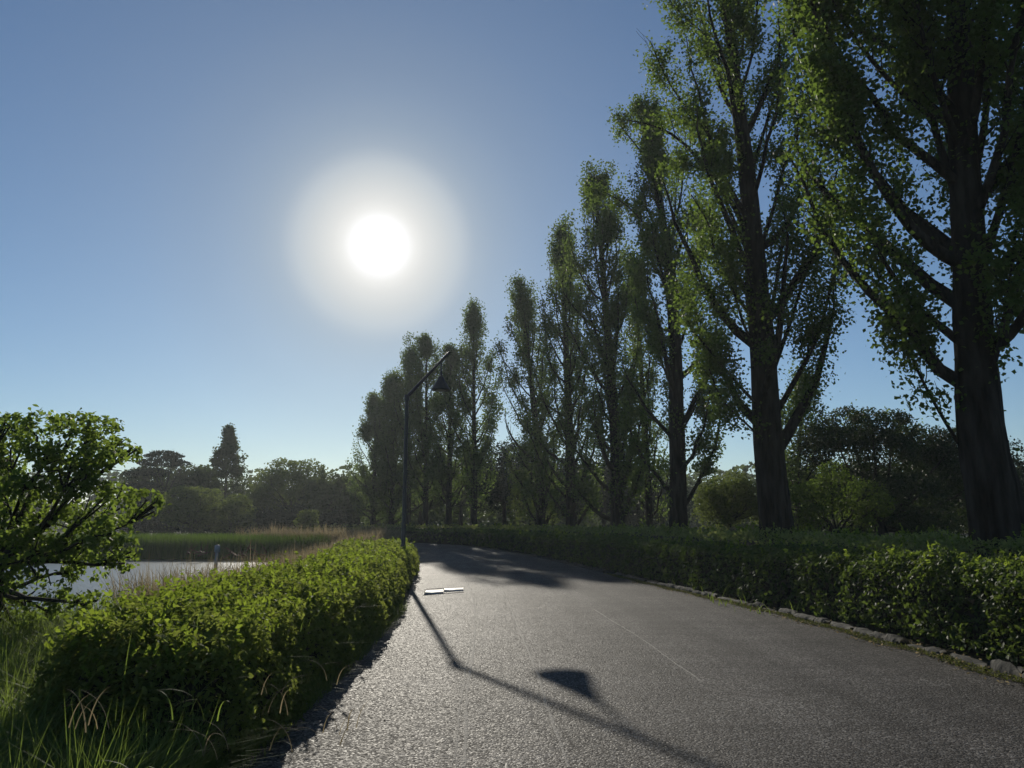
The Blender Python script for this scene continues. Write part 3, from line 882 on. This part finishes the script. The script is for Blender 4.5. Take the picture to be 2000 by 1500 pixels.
ROW = [  # base px, distance, top px, top py, radius, leaves, seed, label
    (1207, 38, 1160, 322, 1.65, 30000, 111, "poplar whose thin leader rises highest in the middle of the row"),
    (1116, 45, 1095, 440, 1.65, 26000, 112, "broad dense poplar in the middle row, just left of the tallest leader"),
    (1056, 50.5, 1012, 545, 1.6, 22000, 113, "leftmost poplar of the middle row, leaning left with an open lower crown"),
]
for (bx, Y, tx, ty, rad, nl, sd, lab) in ROW:
    b = at(bx, 1040, Y); t_ = at(tx, ty, Y); m1 = at(bx * .65 + tx * .35, 700, Y)
    H = t_.z - .5
    tp = [(b.x, Y, -.1), (b.x, Y, H * .25), (b.x * .75 + t_.x * .25, Y, H * .5), (b.x * .4 + t_.x * .6, Y + .2, H * .78), (t_.x, Y, H)]
    poplar((b.x, Y), H, rad * 1.3, lab, sd, int(nl * 1.05), .13, .33, .9, tp, (), n_limbs=46, clump=.2, mat=M['poplar_far'], side_bias=(-.3, 0))
for (bx, Y, tx, ty, rad, nl, sd, lab) in ((1268, 41, 1236, 505, 1.25, 15000, 114, "short dense poplar filling the gap left of the arched poplar"),
                                        (1562, 34, 1570, 745, 1.1, 8000, 115, "young poplar just right of the forked poplar's trunk, barely taller than the bushes")):
    b = at(bx, 1040, Y); t_ = at(tx, ty, Y); H = t_.z
    poplar((b.x, Y), H, rad, lab, sd, nl, .125, .2 if sd == 114 else .1, 1.2, [(b.x, Y, -.1), (b.x, Y, H * .3), (b.x * .5 + t_.x * .5, Y, H * .7), (t_.x, Y, H)], (), n_limbs=34, clump=.2, mat=M['poplar_far'])
FAR = [
    (925, 66, 925, 612, 1.8, 16000, 121, "tallest poplar of the distant group, at its right end"),
    (876, 69, 880, 690, 1.6, 15000, 122, "slender distant poplar directly behind the hanging lamp"),
    (830, 72, 833, 668, 1.7, 17000, 123, "distant poplar between the lamp post and the hanging lamp"),
    (796, 75, 800, 678, 1.7, 17000, 124, "distant poplar standing in line behind the lamp post"),
    (764, 77, 766, 745, 1.9, 19000, 125, "stout distant poplar just left of the lamp post"),
    (728, 79, 735, 790, 1.9, 24000, 126, "lowest and densest poplar, leafy to the ground, at the left end of the row"),
]
for (bx, Y, tx, ty, rad, nl, sd, lab) in FAR:
    b = at(bx, 1035, Y); t_ = at(tx, ty, Y); H = t_.z + .3
    tp = [(b.x, Y, -.1), (b.x, Y, H * .3), (b.x * .5 + t_.x * .5, Y, H * .65), (t_.x, Y, H)]
    poplar((b.x, Y), H, rad * 1.3, lab, sd, int(nl * 1.15), .175, .30, 1.2 if sd > 124 else 2.2, tp, (), n_limbs=34 if sd < 125 else 44, clump=.24, mat=M['poplar_far'], step=.5,
           group="distant poplars at the bend of the road",
           prof=(lambda t: np.interp(t, [0, .1, .5, .8, 1], [.85, 1, 1, .75, .2])) if sd > 124 else None)

# generic broad-leaved tree: trunk, limbs to lumps, leaves on the lumps
def broad(name, base, H, rad, label, seed, n_leaves, leaf, mat, trunk_r=.2, crown_z=None, n_lumps=26, flat=.8, cat="tree", group=None, lumps=None, lump_r=.34,
          bark=None, droop=.2, trunk_lean=(0, 0), jitter=1.0, hang=.2, sh=.35, gap=0):
    T = Tree(name, base, label, cat, group, seed); r = T.r
    cz = crown_z if crown_z is not None else H * .58
    c0 = np.array([base[0] + trunk_lean[0], base[1] + trunk_lean[1], cz])
    scale_top = lumps is None
    if lumps is None:
        lumps = []
        for i in range(n_lumps):
            f = (i + .5) / n_lumps; ph = math.acos(1 - 1.75 * f); az = i * 2.39996 + r.normal(0, .4)
            k = r.uniform(.55, .8)
            d = np.array([math.sin(ph) * math.cos(az), math.sin(ph) * math.sin(az), math.cos(ph)])
            lumps.append((c0 + d * np.array([rad, rad, (H - cz) / (1 - .0)]) * k * np.array([1, 1, .95]), lump_r * rad * r.uniform(.75, 1.25)))
    if scale_top:
        tz = max(l[0][2] + l[1] * flat for l in lumps); lumps = [(np.array([l[0][0], l[0][1], l[0][2] * H / tz]), l[1]) for l in lumps]
    zf = cz * .62
    tr = np.array([(base[0], base[1], -.1), (base[0] + trunk_lean[0] * .3, base[1] + trunk_lean[1] * .3, zf * .5), (base[0] + trunk_lean[0] * .6, base[1] + trunk_lean[1] * .6, zf)])
    tp = spline(tr, 8); rr = np.linspace(trunk_r * 1.15, trunk_r * .7, 8); rr[0] *= 1.3
    tube_part(T, "trunk", tp, rr, 10, bark or M['bark'], .05)
    P_, T_, O_ = [], [], []
    vol = np.array([l[1] ** 2 for l in lumps]); vol = vol / vol.sum()
    for (c_, lr), w in zip(lumps, vol):
        c_ = np.asarray(c_, float)
        m = 6; u = np.linspace(0, 1, m)[:, None]
        a = tp[-1] if c_[2] > zf else tp[-3]
        mid = a * .5 + c_ * .5 + np.array([0, 0, -.08 * np.linalg.norm(c_ - a)])
        L = (1 - u) ** 2 * a + 2 * u * (1 - u) * mid + u ** 2 * c_
        L = L + np.cumsum(r.normal(0, .02 * rad, (m, 3)), 0) * (u > 0)
        T.tw.add(L, np.linspace(trunk_r * .38, .012, m), 5)
        for q in range(4):
            d = norm(r.normal(0, 1, (1, 3)))[0]; T.tw.add([L[-2], (L[-1] + c_) / 2 + d * lr * .5, c_ + d * lr * .9], [.02, .012, .005], 3)
        k = int(n_leaves * w)
        d = norm(r.normal(0, 1, (k, 3)) + np.array([0, 0, .25]))
        # sub-clumps on each lump
        sc = norm(r.normal(0, 1, (14, 3)) + np.array([0, 0, .3])); idx = r.integers(0, 14, k)
        d = norm(sc[idx] + r.normal(0, sh, (k, 3)))
        rr_ = lr * (1 - np.abs(r.normal(0, .22, k))) * (1 + .25 * r.random(14)[idx])
        p = c_ + d * rr_[:, None] * np.array([1, 1, flat])
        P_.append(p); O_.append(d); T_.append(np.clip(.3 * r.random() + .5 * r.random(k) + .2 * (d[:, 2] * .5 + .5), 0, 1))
    P_ = np.concatenate(P_); O_ = np.concatenate(O_); T_ = np.concatenate(T_)
    v, f = leaves_geo(P_, O_ * .8 + np.array([0, 0, .4]), leaf, r, .7, jitter, .25, hang=hang, outdir=O_ * .6)
    T.P = P_; T.O = O_
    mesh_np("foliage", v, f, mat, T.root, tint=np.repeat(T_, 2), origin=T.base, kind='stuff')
    T.finish()
    return T

def lump_px(lst, Y, seed, dY=1.0):
    r = np.random.default_rng(seed); out = []
    for (px, py, rp) in lst:
        yy = Y + r.uniform(-dY, dY); p = at(px, py, yy); out.append((np.array(p), rp * yy / 1500.0))
    return out

# small tree leaning over the water at the left edge, about 9 m away
Y = 9.2
L1 = lump_px([(30, 870, 55), (90, 850, 50), (150, 860, 55), (205, 865, 50), (240, 885, 32), (60, 930, 62), (130, 920, 55), (190, 915, 48), (-40, 900, 90),
              (20, 1000, 60), (75, 1040, 55), (235, 990, 45), (285, 985, 32), (190, 985, 45), (150, 1040, 60), (215, 1050, 50), (240, 1085, 32), (95, 1100, 60),
              (30, 1090, 60), (170, 1105, 38), (40, 1180, 62), (90, 1180, 40), (-40, 1040, 90), (-60, 1170, 90), (10, 1250, 45), (120, 1225, 34), (60, 1240, 34), (165, 1180, 30), (-90, 950, 90), (25, 835, 30), (185, 838, 30)], Y, 31, .9)
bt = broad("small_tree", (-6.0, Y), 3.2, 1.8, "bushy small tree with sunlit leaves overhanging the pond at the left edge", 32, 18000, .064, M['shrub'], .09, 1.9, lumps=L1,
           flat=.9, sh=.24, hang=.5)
me = leaf_mesh(M['shrub'], .075)
rr = np.random.default_rng(77)
for k in rr.choice(len(bt.P), 280, replace=False):
    o = bpy.data.objects.new("leaf", me[rr.integers(3)]); o.location = Vector(bt.P[k] + bt.O[k] * .06 - bt.base)
    o.rotation_euler = (rr.normal(0, .7), rr.normal(0, .7), rr.uniform(0, 6.28)); s_ = rr.uniform(.8, 1.2); o.scale = (s_,) * 3; link(o, bt.root)

# trees across the pond
def bpx(px, Y): return (at(px, 1035, Y).x, Y)
def top(px, py, Y): return at(px, py, Y).z
GB = "trees across the pond"
Y = 92
broad("dark_tree", bpx(335, Y), top(335, 905, Y), 4.4, "dark rounded tree across the pond, below the flat topped pine", 41, 7000, .32, M['back'], .25, group=GB)
broad("dark_tree", bpx(276, Y), top(276, 905, Y), 2.6, "small dark tree at the left end of the row across the pond", 42, 4000, .32, M['back'], .2, group=GB)
broad("dark_tree", bpx(385, Y), top(385, 905, Y), 3.0, "dark tree between the pine and the tall conical conifer", 43, 4500, .32, M['back'], .2, group=GB)
broad("round_tree", bpx(565, 88), top(565, 898, 88), 4.6, "olive green dome shaped tree across the pond, right of the conifer", 44, 9000, .3, M['back_light'], .25, group=GB)
broad("round_tree", bpx(500, 90), top(500, 945, 90), 3.2, "lower pale green tree between the conifer and the dome shaped tree", 45, 5000, .3, M['back_light'], .2, group=GB)
broad("dark_tree", bpx(655, 84), top(655, 925, 84), 3.4, "dark tree across the pond next to the leftmost poplar", 46, 7000, .28, M['back'], .22, group=GB)
broad("dark_tree", bpx(700, 96), top(700, 930, 96), 3.6, "dark tree standing behind the left edge of the leftmost poplar", 47, 5000, .3, M['back'], .22, group=GB)
broad("dark_tree", bpx(610, 95), top(610, 930, 95), 3.4, "dark tree half hidden between the dome shaped tree and its dark neighbour", 48, 5000, .3, M['back'], .22, group=GB)
broad("light_tree", bpx(372, 70), top(372, 950, 70), 3.0, "pale green spreading tree behind the reeds, in front of the conifer", 49, 8000, .2, M['back_light'], .16, crown_z=2.4, flat=.5, group=GB)
broad("light_tree", bpx(450, 72), top(450, 965, 72), 2.4, "pale green small tree right of the spreading one behind the reeds", 50, 5000, .2, M['back_light'], .14, crown_z=2.0, flat=.6, group=GB)
broad("shrub", bpx(600, 62), top(600, 995, 62), 1.0, "small bright pointed bush before the dark tree across the pond", 51, 2200, .16, M['back_light'], .06, cat="bush")
for i, (px, py, Y, rd_) in enumerate([(420, 985, 82, 3.0), (300, 985, 80, 3.2), (530, 990, 82, 3.4), (640, 1000, 80, 3.2), (470, 985, 80, 2.6), (580, 985, 84, 2.6)]):
    broad("dark_shrub", bpx(px, Y), top(px, py, Y), rd_, ["dark bush under the conical conifer across the pond", "dark bush at the left behind the reeds", "dark bush under the pale low tree",
          "dark bush under the tree beside the leftmost poplar", "dark bush between the conifer and the pale low tree", "dark bush under the dome shaped tree"][i], 55 + i, 4500, .28, M['evergreen'], .1, crown_z=1.3, cat="bush", group="dark bushes across the pond")

# conical conifer
def conifer(base, H, rad, label, seed, nl, leaf, mat):
    T = Tree("conifer_tree", base, label, "tree", GB, seed); r = T.r
    tp = np.array([(base[0], base[1], z) for z in np.linspace(-.1, H, 10)])
    tube_part(T, "trunk", tp, np.linspace(.28, .02, 10), 8, M['bark'])
    for i in range(150):
        t = r.random() ** .8; z = H * (.08 + .9 * t); az = r.uniform(0, 6.28)
        L = rad * (1 - t) ** 1.0 * r.uniform(.6, 1.15) + .12
        u = np.linspace(0, 1, 5)
        P = np.c_[base[0] + np.cos(az) * L * u, base[1] + np.sin(az) * L * u, z + L * (.25 * u - .1 * u ** 2)]
        T.tw.add(P, np.linspace(.04, .01, 5), 3)
        for q in range(8):
            x = r.uniform(.35, 1); T.clP.append(P[0] + (P[-1] - P[0]) * x + r.normal(0, .12, 3)); T.clO.append(np.array([np.cos(az), np.sin(az), .2]))
    T.foliage(nl, leaf, mat, .2, thin=-9); T.finish()
b = bpx(435, 90)
conifer(b, top(435, 832, 90), 5.0, "tall conical conifer with a pointed tip across the pond", 61, 13000, .27, M['back'])
# flat-layered pine
Yp = 88
Lp = lump_px([(318, 888, 26), (300, 890, 16), (340, 890, 17), (292, 903, 24), (330, 903, 28), (352, 905, 16), (275, 925, 26), (305, 922, 24), (262, 950, 20), (285, 948, 22)], Yp, 62, 1.2)
broad("pine_tree", bpx(315, Yp), 10, 2.5, "pine with a flat layered top, left of the conical conifer", 63, 5500, .24, M['evergreen'], .2, 7.0, lumps=Lp, flat=.28, group=GB)

# low line of trees far beyond the pond on the left
def far_wood(name, x0, x1, Y0, Y1, h, seed, label, nl=9000):
    r = np.random.default_rng(seed); k = 70
    c_ = np.c_[r.uniform(x0, x1, k), r.uniform(Y0, Y1, k), np.zeros(k)]; hh = h * r.uniform(.7, 1.15, k)
    idx = r.integers(0, k, nl); d = norm(r.normal(0, 1, (nl, 3)) + np.array([0, 0, .3]))
    P = c_[idx] + d * np.c_[hh[idx] * .7, hh[idx] * .7, hh[idx] * .5]; P[:, 2] += hh[idx] * .5
    lo = r.random(nl) < .3; P[lo, 0] = r.uniform(x0, x1, lo.sum()); P[lo, 1] = r.uniform(Y0, Y1, lo.sum()); P[lo, 2] = r.uniform(0, h * .4, lo.sum())
    v, f = leaves_geo(P, d, h * .09, r, .8, 1.0); o = mesh_np(name, v, f, M['back'], tint=np.repeat(r.random(nl), 2))
    return tag(o, label, "wood", kind='stuff')
far_wood("far_wood", -260, -95, 190, 230, 8, 71, "low far off wood beyond the left part of the pond", 12000)
far_wood("near_wood", -25, 130, 105, 130, 9, 73, "dark undergrowth wood filling the background behind the poplars", 26000)
far_wood("far_wood", -120, 180, 150, 175, 12, 72, "dense far off wood behind the rows of poplars", 26000)

# trees behind the poplars
GR = "trees behind the poplars"
broad("dark_tree", bpx(985, 84), top(985, 862, 84), 4.6, "dark evergreen seen through the gap between the two poplar groups", 81, 12000, .26, M['evergreen'], .25, group=GR, lump_r=.4)
broad("dark_tree", bpx(1080, 80), top(1080, 880, 80), 5.0, "dark evergreen behind the two left poplars of the middle row", 82, 12000, .26, M['evergreen'], .25, group=GR, lump_r=.4)
broad("dark_tree", bpx(1180, 78), top(1180, 900, 78), 5.0, "dark evergreen behind the middle poplars, right of its twin", 83, 12000, .26, M['evergreen'], .25, group=GR, lump_r=.4)
broad("dark_tree", bpx(1270, 72), top(1270, 930, 72), 4.2, "dark evergreen behind the arched poplar", 84, 10000, .24, M['evergreen'], .25, group=GR, lump_r=.4)
broad("dark_tree", bpx(900, 92), top(900, 880, 92), 5.0, "dark evergreen behind the distant poplar group", 85, 10000, .26, M['back'], .25, group=GR, lump_r=.4)
broad("dark_tree", bpx(820, 96), top(820, 900, 96), 5.0, "dark tree behind the distant poplars left of the hanging lamp", 86, 10000, .26, M['back'], .25, group=GR, lump_r=.4)
broad("willow_like_tree", bpx(1035, 56), top(1010, 905, 56), 2.0, "light green drooping small tree left of the leftmost middle poplar", 87, 6000, .14, M['back_light'], .1, crown_z=3.2, flat=1.0, group=GR, hang=1.5)
broad("round_tree", bpx(1425, 40), top(1425, 922, 40), 1.9, "round light green tree left of the forked poplar's trunk", 88, 12000, .12, M['back_light'], .12, crown_z=2.5, group=GR, lump_r=.36)
broad("shrub", bpx(1455, 27), top(1455, 1022, 27), .75, "small orange tinged shrub beside the forked poplar's trunk", 89, 3500, .07, M['tan'], .04, crown_z=.9, cat="bush")
# cherry with dark limbs
Y = 27
Lc = lump_px([(1590, 975, 42), (1640, 955, 40), (1690, 965, 36), (1600, 1010, 30), (1660, 1005, 34), (1700, 1000, 26), (1580, 960, 30), (1625, 925, 30), (1720, 985, 26), (1570, 1020, 22), (1690, 1030, 24)], Y, 33, 1.0)
broad("cherry_tree", bpx(1632, Y), 4.5, 1.8, "small cherry tree with dark forked limbs behind the right hedge", 90, 8000, .085, M['cherry'], .17, 1.9, lumps=Lc, bark=M['bark_pale'], sh=.45)
Ys = 33
Ld = lump_px([(1620, 850, 40), (1660, 830, 40), (1700, 835, 42), (1740, 838, 42), (1590, 880, 40), (1780, 865, 45), (1820, 870, 45), (1650, 880, 55), (1720, 890, 60), (1780, 920, 60),
              (1840, 920, 60), (1870, 880, 50), (1700, 960, 60), (1780, 980, 65), (1850, 990, 65), (1610, 940, 50), (1740, 1020, 50), (1820, 1030, 50), (1900, 950, 60), (1660, 1000, 50)], Ys, 34, 1.8)
sp = broad("spreading_tree", bpx(1720, Ys), 6, 4, "dark spreading tree with spiky shoots on top, between the two nearest poplars", 91, 52000, .12, M['dark_broad'], .3, 2.6, lumps=Ld, group=GR, sh=.4)
# bare upright shoots above it
tb = Tubes(); P_ = []
for (a, b_) in [((1672, 840), (1664, 785)), ((1668, 840), (1690, 805)), ((1730, 830), (1732, 795)), ((1755, 840), (1760, 800)), ((1770, 850), (1800, 825)), ((1632, 850), (1632, 800)), ((1640, 850), (1655, 815))]:
    p, q = at(*a, Ys), at(*b_, Ys); tb.add([p, (p + q) / 2 + Vector((.03, 0, .02)), q], [.03, .02, .008], 4)
    for t in np.linspace(.2, 1, 14): P_.append(np.array(p + (q - p) * t) + np.random.default_rng(len(P_)).normal(0, .06, 3))
tb.build("branches", M['twig'], sp.root, origin=sp.base, kind='stuff')
P_ = np.array(P_); v, f = leaves_geo(P_, np.tile((0, 0, 1.), (len(P_), 1)), .14, np.random.default_rng(4), .6, 1.)
mesh_np("foliage", v, f, M['shrub'], sp.root, tint=np.full(len(f), .4), origin=sp.base, kind='stuff')
broad("dark_tree", bpx(1800, 48), top(1800, 880, 48), 4.6, "dark evergreen at the back between the two nearest poplars", 92, 12000, .2, M['evergreen'], .25, group=GR, lump_r=.42)
broad("dark_tree", bpx(1950, 42), top(1950, 860, 42), 4.4, "dark evergreen behind the biggest poplar", 93, 12000, .18, M['evergreen'], .25, group=GR, lump_r=.42)
broad("dark_tree", bpx(1600, 55), top(1600, 930, 55), 3.6, "dark evergreen behind the small cherry tree", 94, 9000, .2, M['evergreen'], .25, group=GR, lump_r=.42)
broad("dark_tree", bpx(1700, 60), top(1700, 920, 60), 4.0, "dark evergreen right behind the cherry tree's gap", 95, 9000, .2, M['evergreen'], .25, group=GR, lump_r=.42)

# ---------------------------------------------------------------- lamp post
base = Vector((-3.3, 23.8, 0))
lamp = empty("lamp_post", base, "dark lamp post with slanting arm and hanging conical shade in the left hedge", "lamp post")
elbow = at(795, 775, 23.8) - base
tipv = at(878, 688, 24.1) - base
t = Tubes(); t.add([(0, 0, -.1), (0, 0, .05), (0, 0, .9), (0, 0, .95), (elbow.x * .5, 0, elbow.z * .5), (elbow.x, 0, elbow.z)], [.10, .10, .085, .065, .06, .055], 14); t.build("pole", M['steel'], lamp)
t = Tubes(); t.add([(elbow.x - .02, 0, elbow.z - .03), tuple(elbow * .5 + tipv * .5), tuple(tipv)], [.055, .05, .045], 12); t.build("arm", M['steel'], lamp)
t = Tubes(); t.add([tuple(elbow - Vector((0, 0, .12))), tuple(elbow + Vector((0, 0, .06)))], [.075, .075], 12); t.build("joint", M['steel'], lamp)
hp = elbow + (tipv - elbow) * .8
t = Tubes(); t.add([tuple(hp + Vector((0, 0, .02))), tuple(hp - Vector((0, 0, .25))), tuple(hp - Vector((-.01, 0, .5)))], [.028, .025, .04], 8); t.build("hanger", M['steel'], lamp)
t = Tubes(); t.add([tuple(hp - Vector((0, 0, d))) for d in (.48, .5, .53, .62, .92, .95, .945)], [.01, .07, .085, .12, .30, .305, .01], 24); sh = t.build("shade", M['steel'], lamp)
t = Tubes(); t.add([tuple(hp - Vector((0, 0, d))) for d in (.90, .955, .985, .99)], [.12, .16, .11, .01], 18); t.build("bulb", M['lamp_glass'], sh)

# ---------------------------------------------------------------- small things
# grey post standing in the pond
p = at(421, 1100, 31)
po = empty("post", (p.x, 31, 0), "slim pale grey post standing in the pond before the reeds", "post")
tp_ = at(422, 1064, 31)
t = Tubes(); t.add([(0, 0, -1.1), (0.01, 0, -.2), (.03, 0, tp_.z - .3)], [.07, .07, .06], 8); t.build("stem", M['pale_post'], po)
t = Tubes(); t.add([(.03, 0, tp_.z - .3), (.03, 0, tp_.z - .27), (.03, 0, tp_.z - .02), (.03, 0, tp_.z)], [.06, .11, .10, .02], 8); t.build("cap", M['sign'], po)
# reddish dead branches at the water's edge
def twigs(px, py, Y, n, ln, seed, label):
    r = np.random.default_rng(seed); t = Tubes(); c0 = np.array(at(px, py, Y))
    for i in range(n):
        a = c0 + r.normal(0, .35, 3) * np.array([1.6, .4, .3]); d = r.normal(0, 1, 3); d[2] = abs(d[2]) * .6; d /= np.linalg.norm(d)
        t.add([a, a + d * ln * .5 + r.normal(0, .05, 3), a + d * ln], [.03, .022, .008], 4)
    o = t.build("dead_branches", M['pink']); tag(o, label, "dead branches", kind='thing')
twigs(385, 1082, 44, 14, .8, 1, "tangle of pinkish dead branches in front of the reeds")
twigs(478, 1084, 36, 16, .6, 2, "rusty red dead stems at the right end of the reeds")
# pale sign
p = at(1765, 1052, 20)
so = empty("sign", (p.x, 20, 0), "small pale board on a post behind the right hedge", "sign")
v, f = box_geo(0, 0, .55, .05, .05, 1.1); mesh_np("post", v, f, M['pale_post'], so)
v, f = box_geo(0, -.04, 1.2, .17, .02, .2, .1); mesh_np("board", v, f, M['sign'], so)

# curling single blades that catch the light at the path's edge
def curly(name, pix, Y, seed, label, n=6, H=.32, mat='tan'):
    r = np.random.default_rng(seed); p = at(*pix, Y); root = empty(name, (p.x, Y, 0), label, "grass")
    for i in range(n):
        b_ = np.array([[r.normal(0, .08), r.normal(0, .06), max(0, p.z - H * .8)]]); az = np.array([r.choice([-.5, .3, 3.0]) + r.normal(0, .5)])
        V, F, k = blades_geo(b_, np.array([H * r.uniform(.7, 1.2)]), .25, .004, r, r.uniform(.3, .9), 6, az)
        mesh_np("blade", V, F, M[mat], root, tint=[r.uniform(.3, 1)] * k)
G = "light catching grass tufts on the hedge's shaded foot"
curly_specs = [((670, 1370), 5.6, "dense tuft of curling pale blades at the hedge foot beside the path", 10), ((520, 1330), 5.0, "upright pale blade with a bright green stem in the hedge shade", 4),
               ((620, 1275), 5.3, "curved pale blade hanging high on the shaded hedge side", 3), ((540, 1290), 5.0, "short curved blade left of the high hanging one", 3),
               ((240, 1440), 3.6, "bright green upright blades at the lower left foreground", 6), ((370, 1330), 4.2, "thin drooping blades in the middle of the shaded grass", 5),
               ((650, 1400), 5.4, "low curling blades just under the dense pale tuft", 8), ((180, 1340), 4.0, "pale blades standing out of the grass at the left", 6), ((450, 1400), 4.4, "faint drooping blades low in the shaded grass", 5)]
for i, (px_, Y_, lab, n_) in enumerate(curly_specs):
    curly("grass_tuft", px_, Y_, 200 + i, lab, n_, .24 if i != 4 else .3, 'grass' if i in (4, 5) else 'tan')
# pebbles on the road edge
me_list = []
for k in range(3):
    r = np.random.default_rng(k)
    v = np.array([(0, 0, .5), (1, 0, 0), (.3, .9, 0), (-.8, .5, 0), (-.7, -.6, 0), (.4, -.9, 0), (0, 0, -.3)]) * .012 * r.uniform(.7, 1.3, (7, 1))
    f = [(0, 1, 2), (0, 2, 3), (0, 3, 4), (0, 4, 5), (0, 5, 1), (6, 2, 1), (6, 3, 2), (6, 4, 3), (6, 5, 4), (6, 1, 5)]
    me_list.append((v, f))
r = np.random.default_rng(9); VV, FF = [], []; nn = 0
for i in range(260):
    y = r.uniform(5, 24); x = np.interp(y, ROAD_L[:, 1], ROAD_L[:, 0]) + abs(r.normal(.35, .25)) + .1
    if r.random() < .3: x = r.uniform(-1, 4)
    v, f = me_list[r.integers(3)]; s_ = r.uniform(.4, 1.0); VV.append(v * s_ + np.array([x, y, .003 * s_ + .002])); FF.append(np.array(f) + nn); nn += 7
tag(mesh_np("grit", np.concatenate(VV), np.concatenate(FF), M['stone']), "loose grit scattered along the road", "grit", kind='stuff')
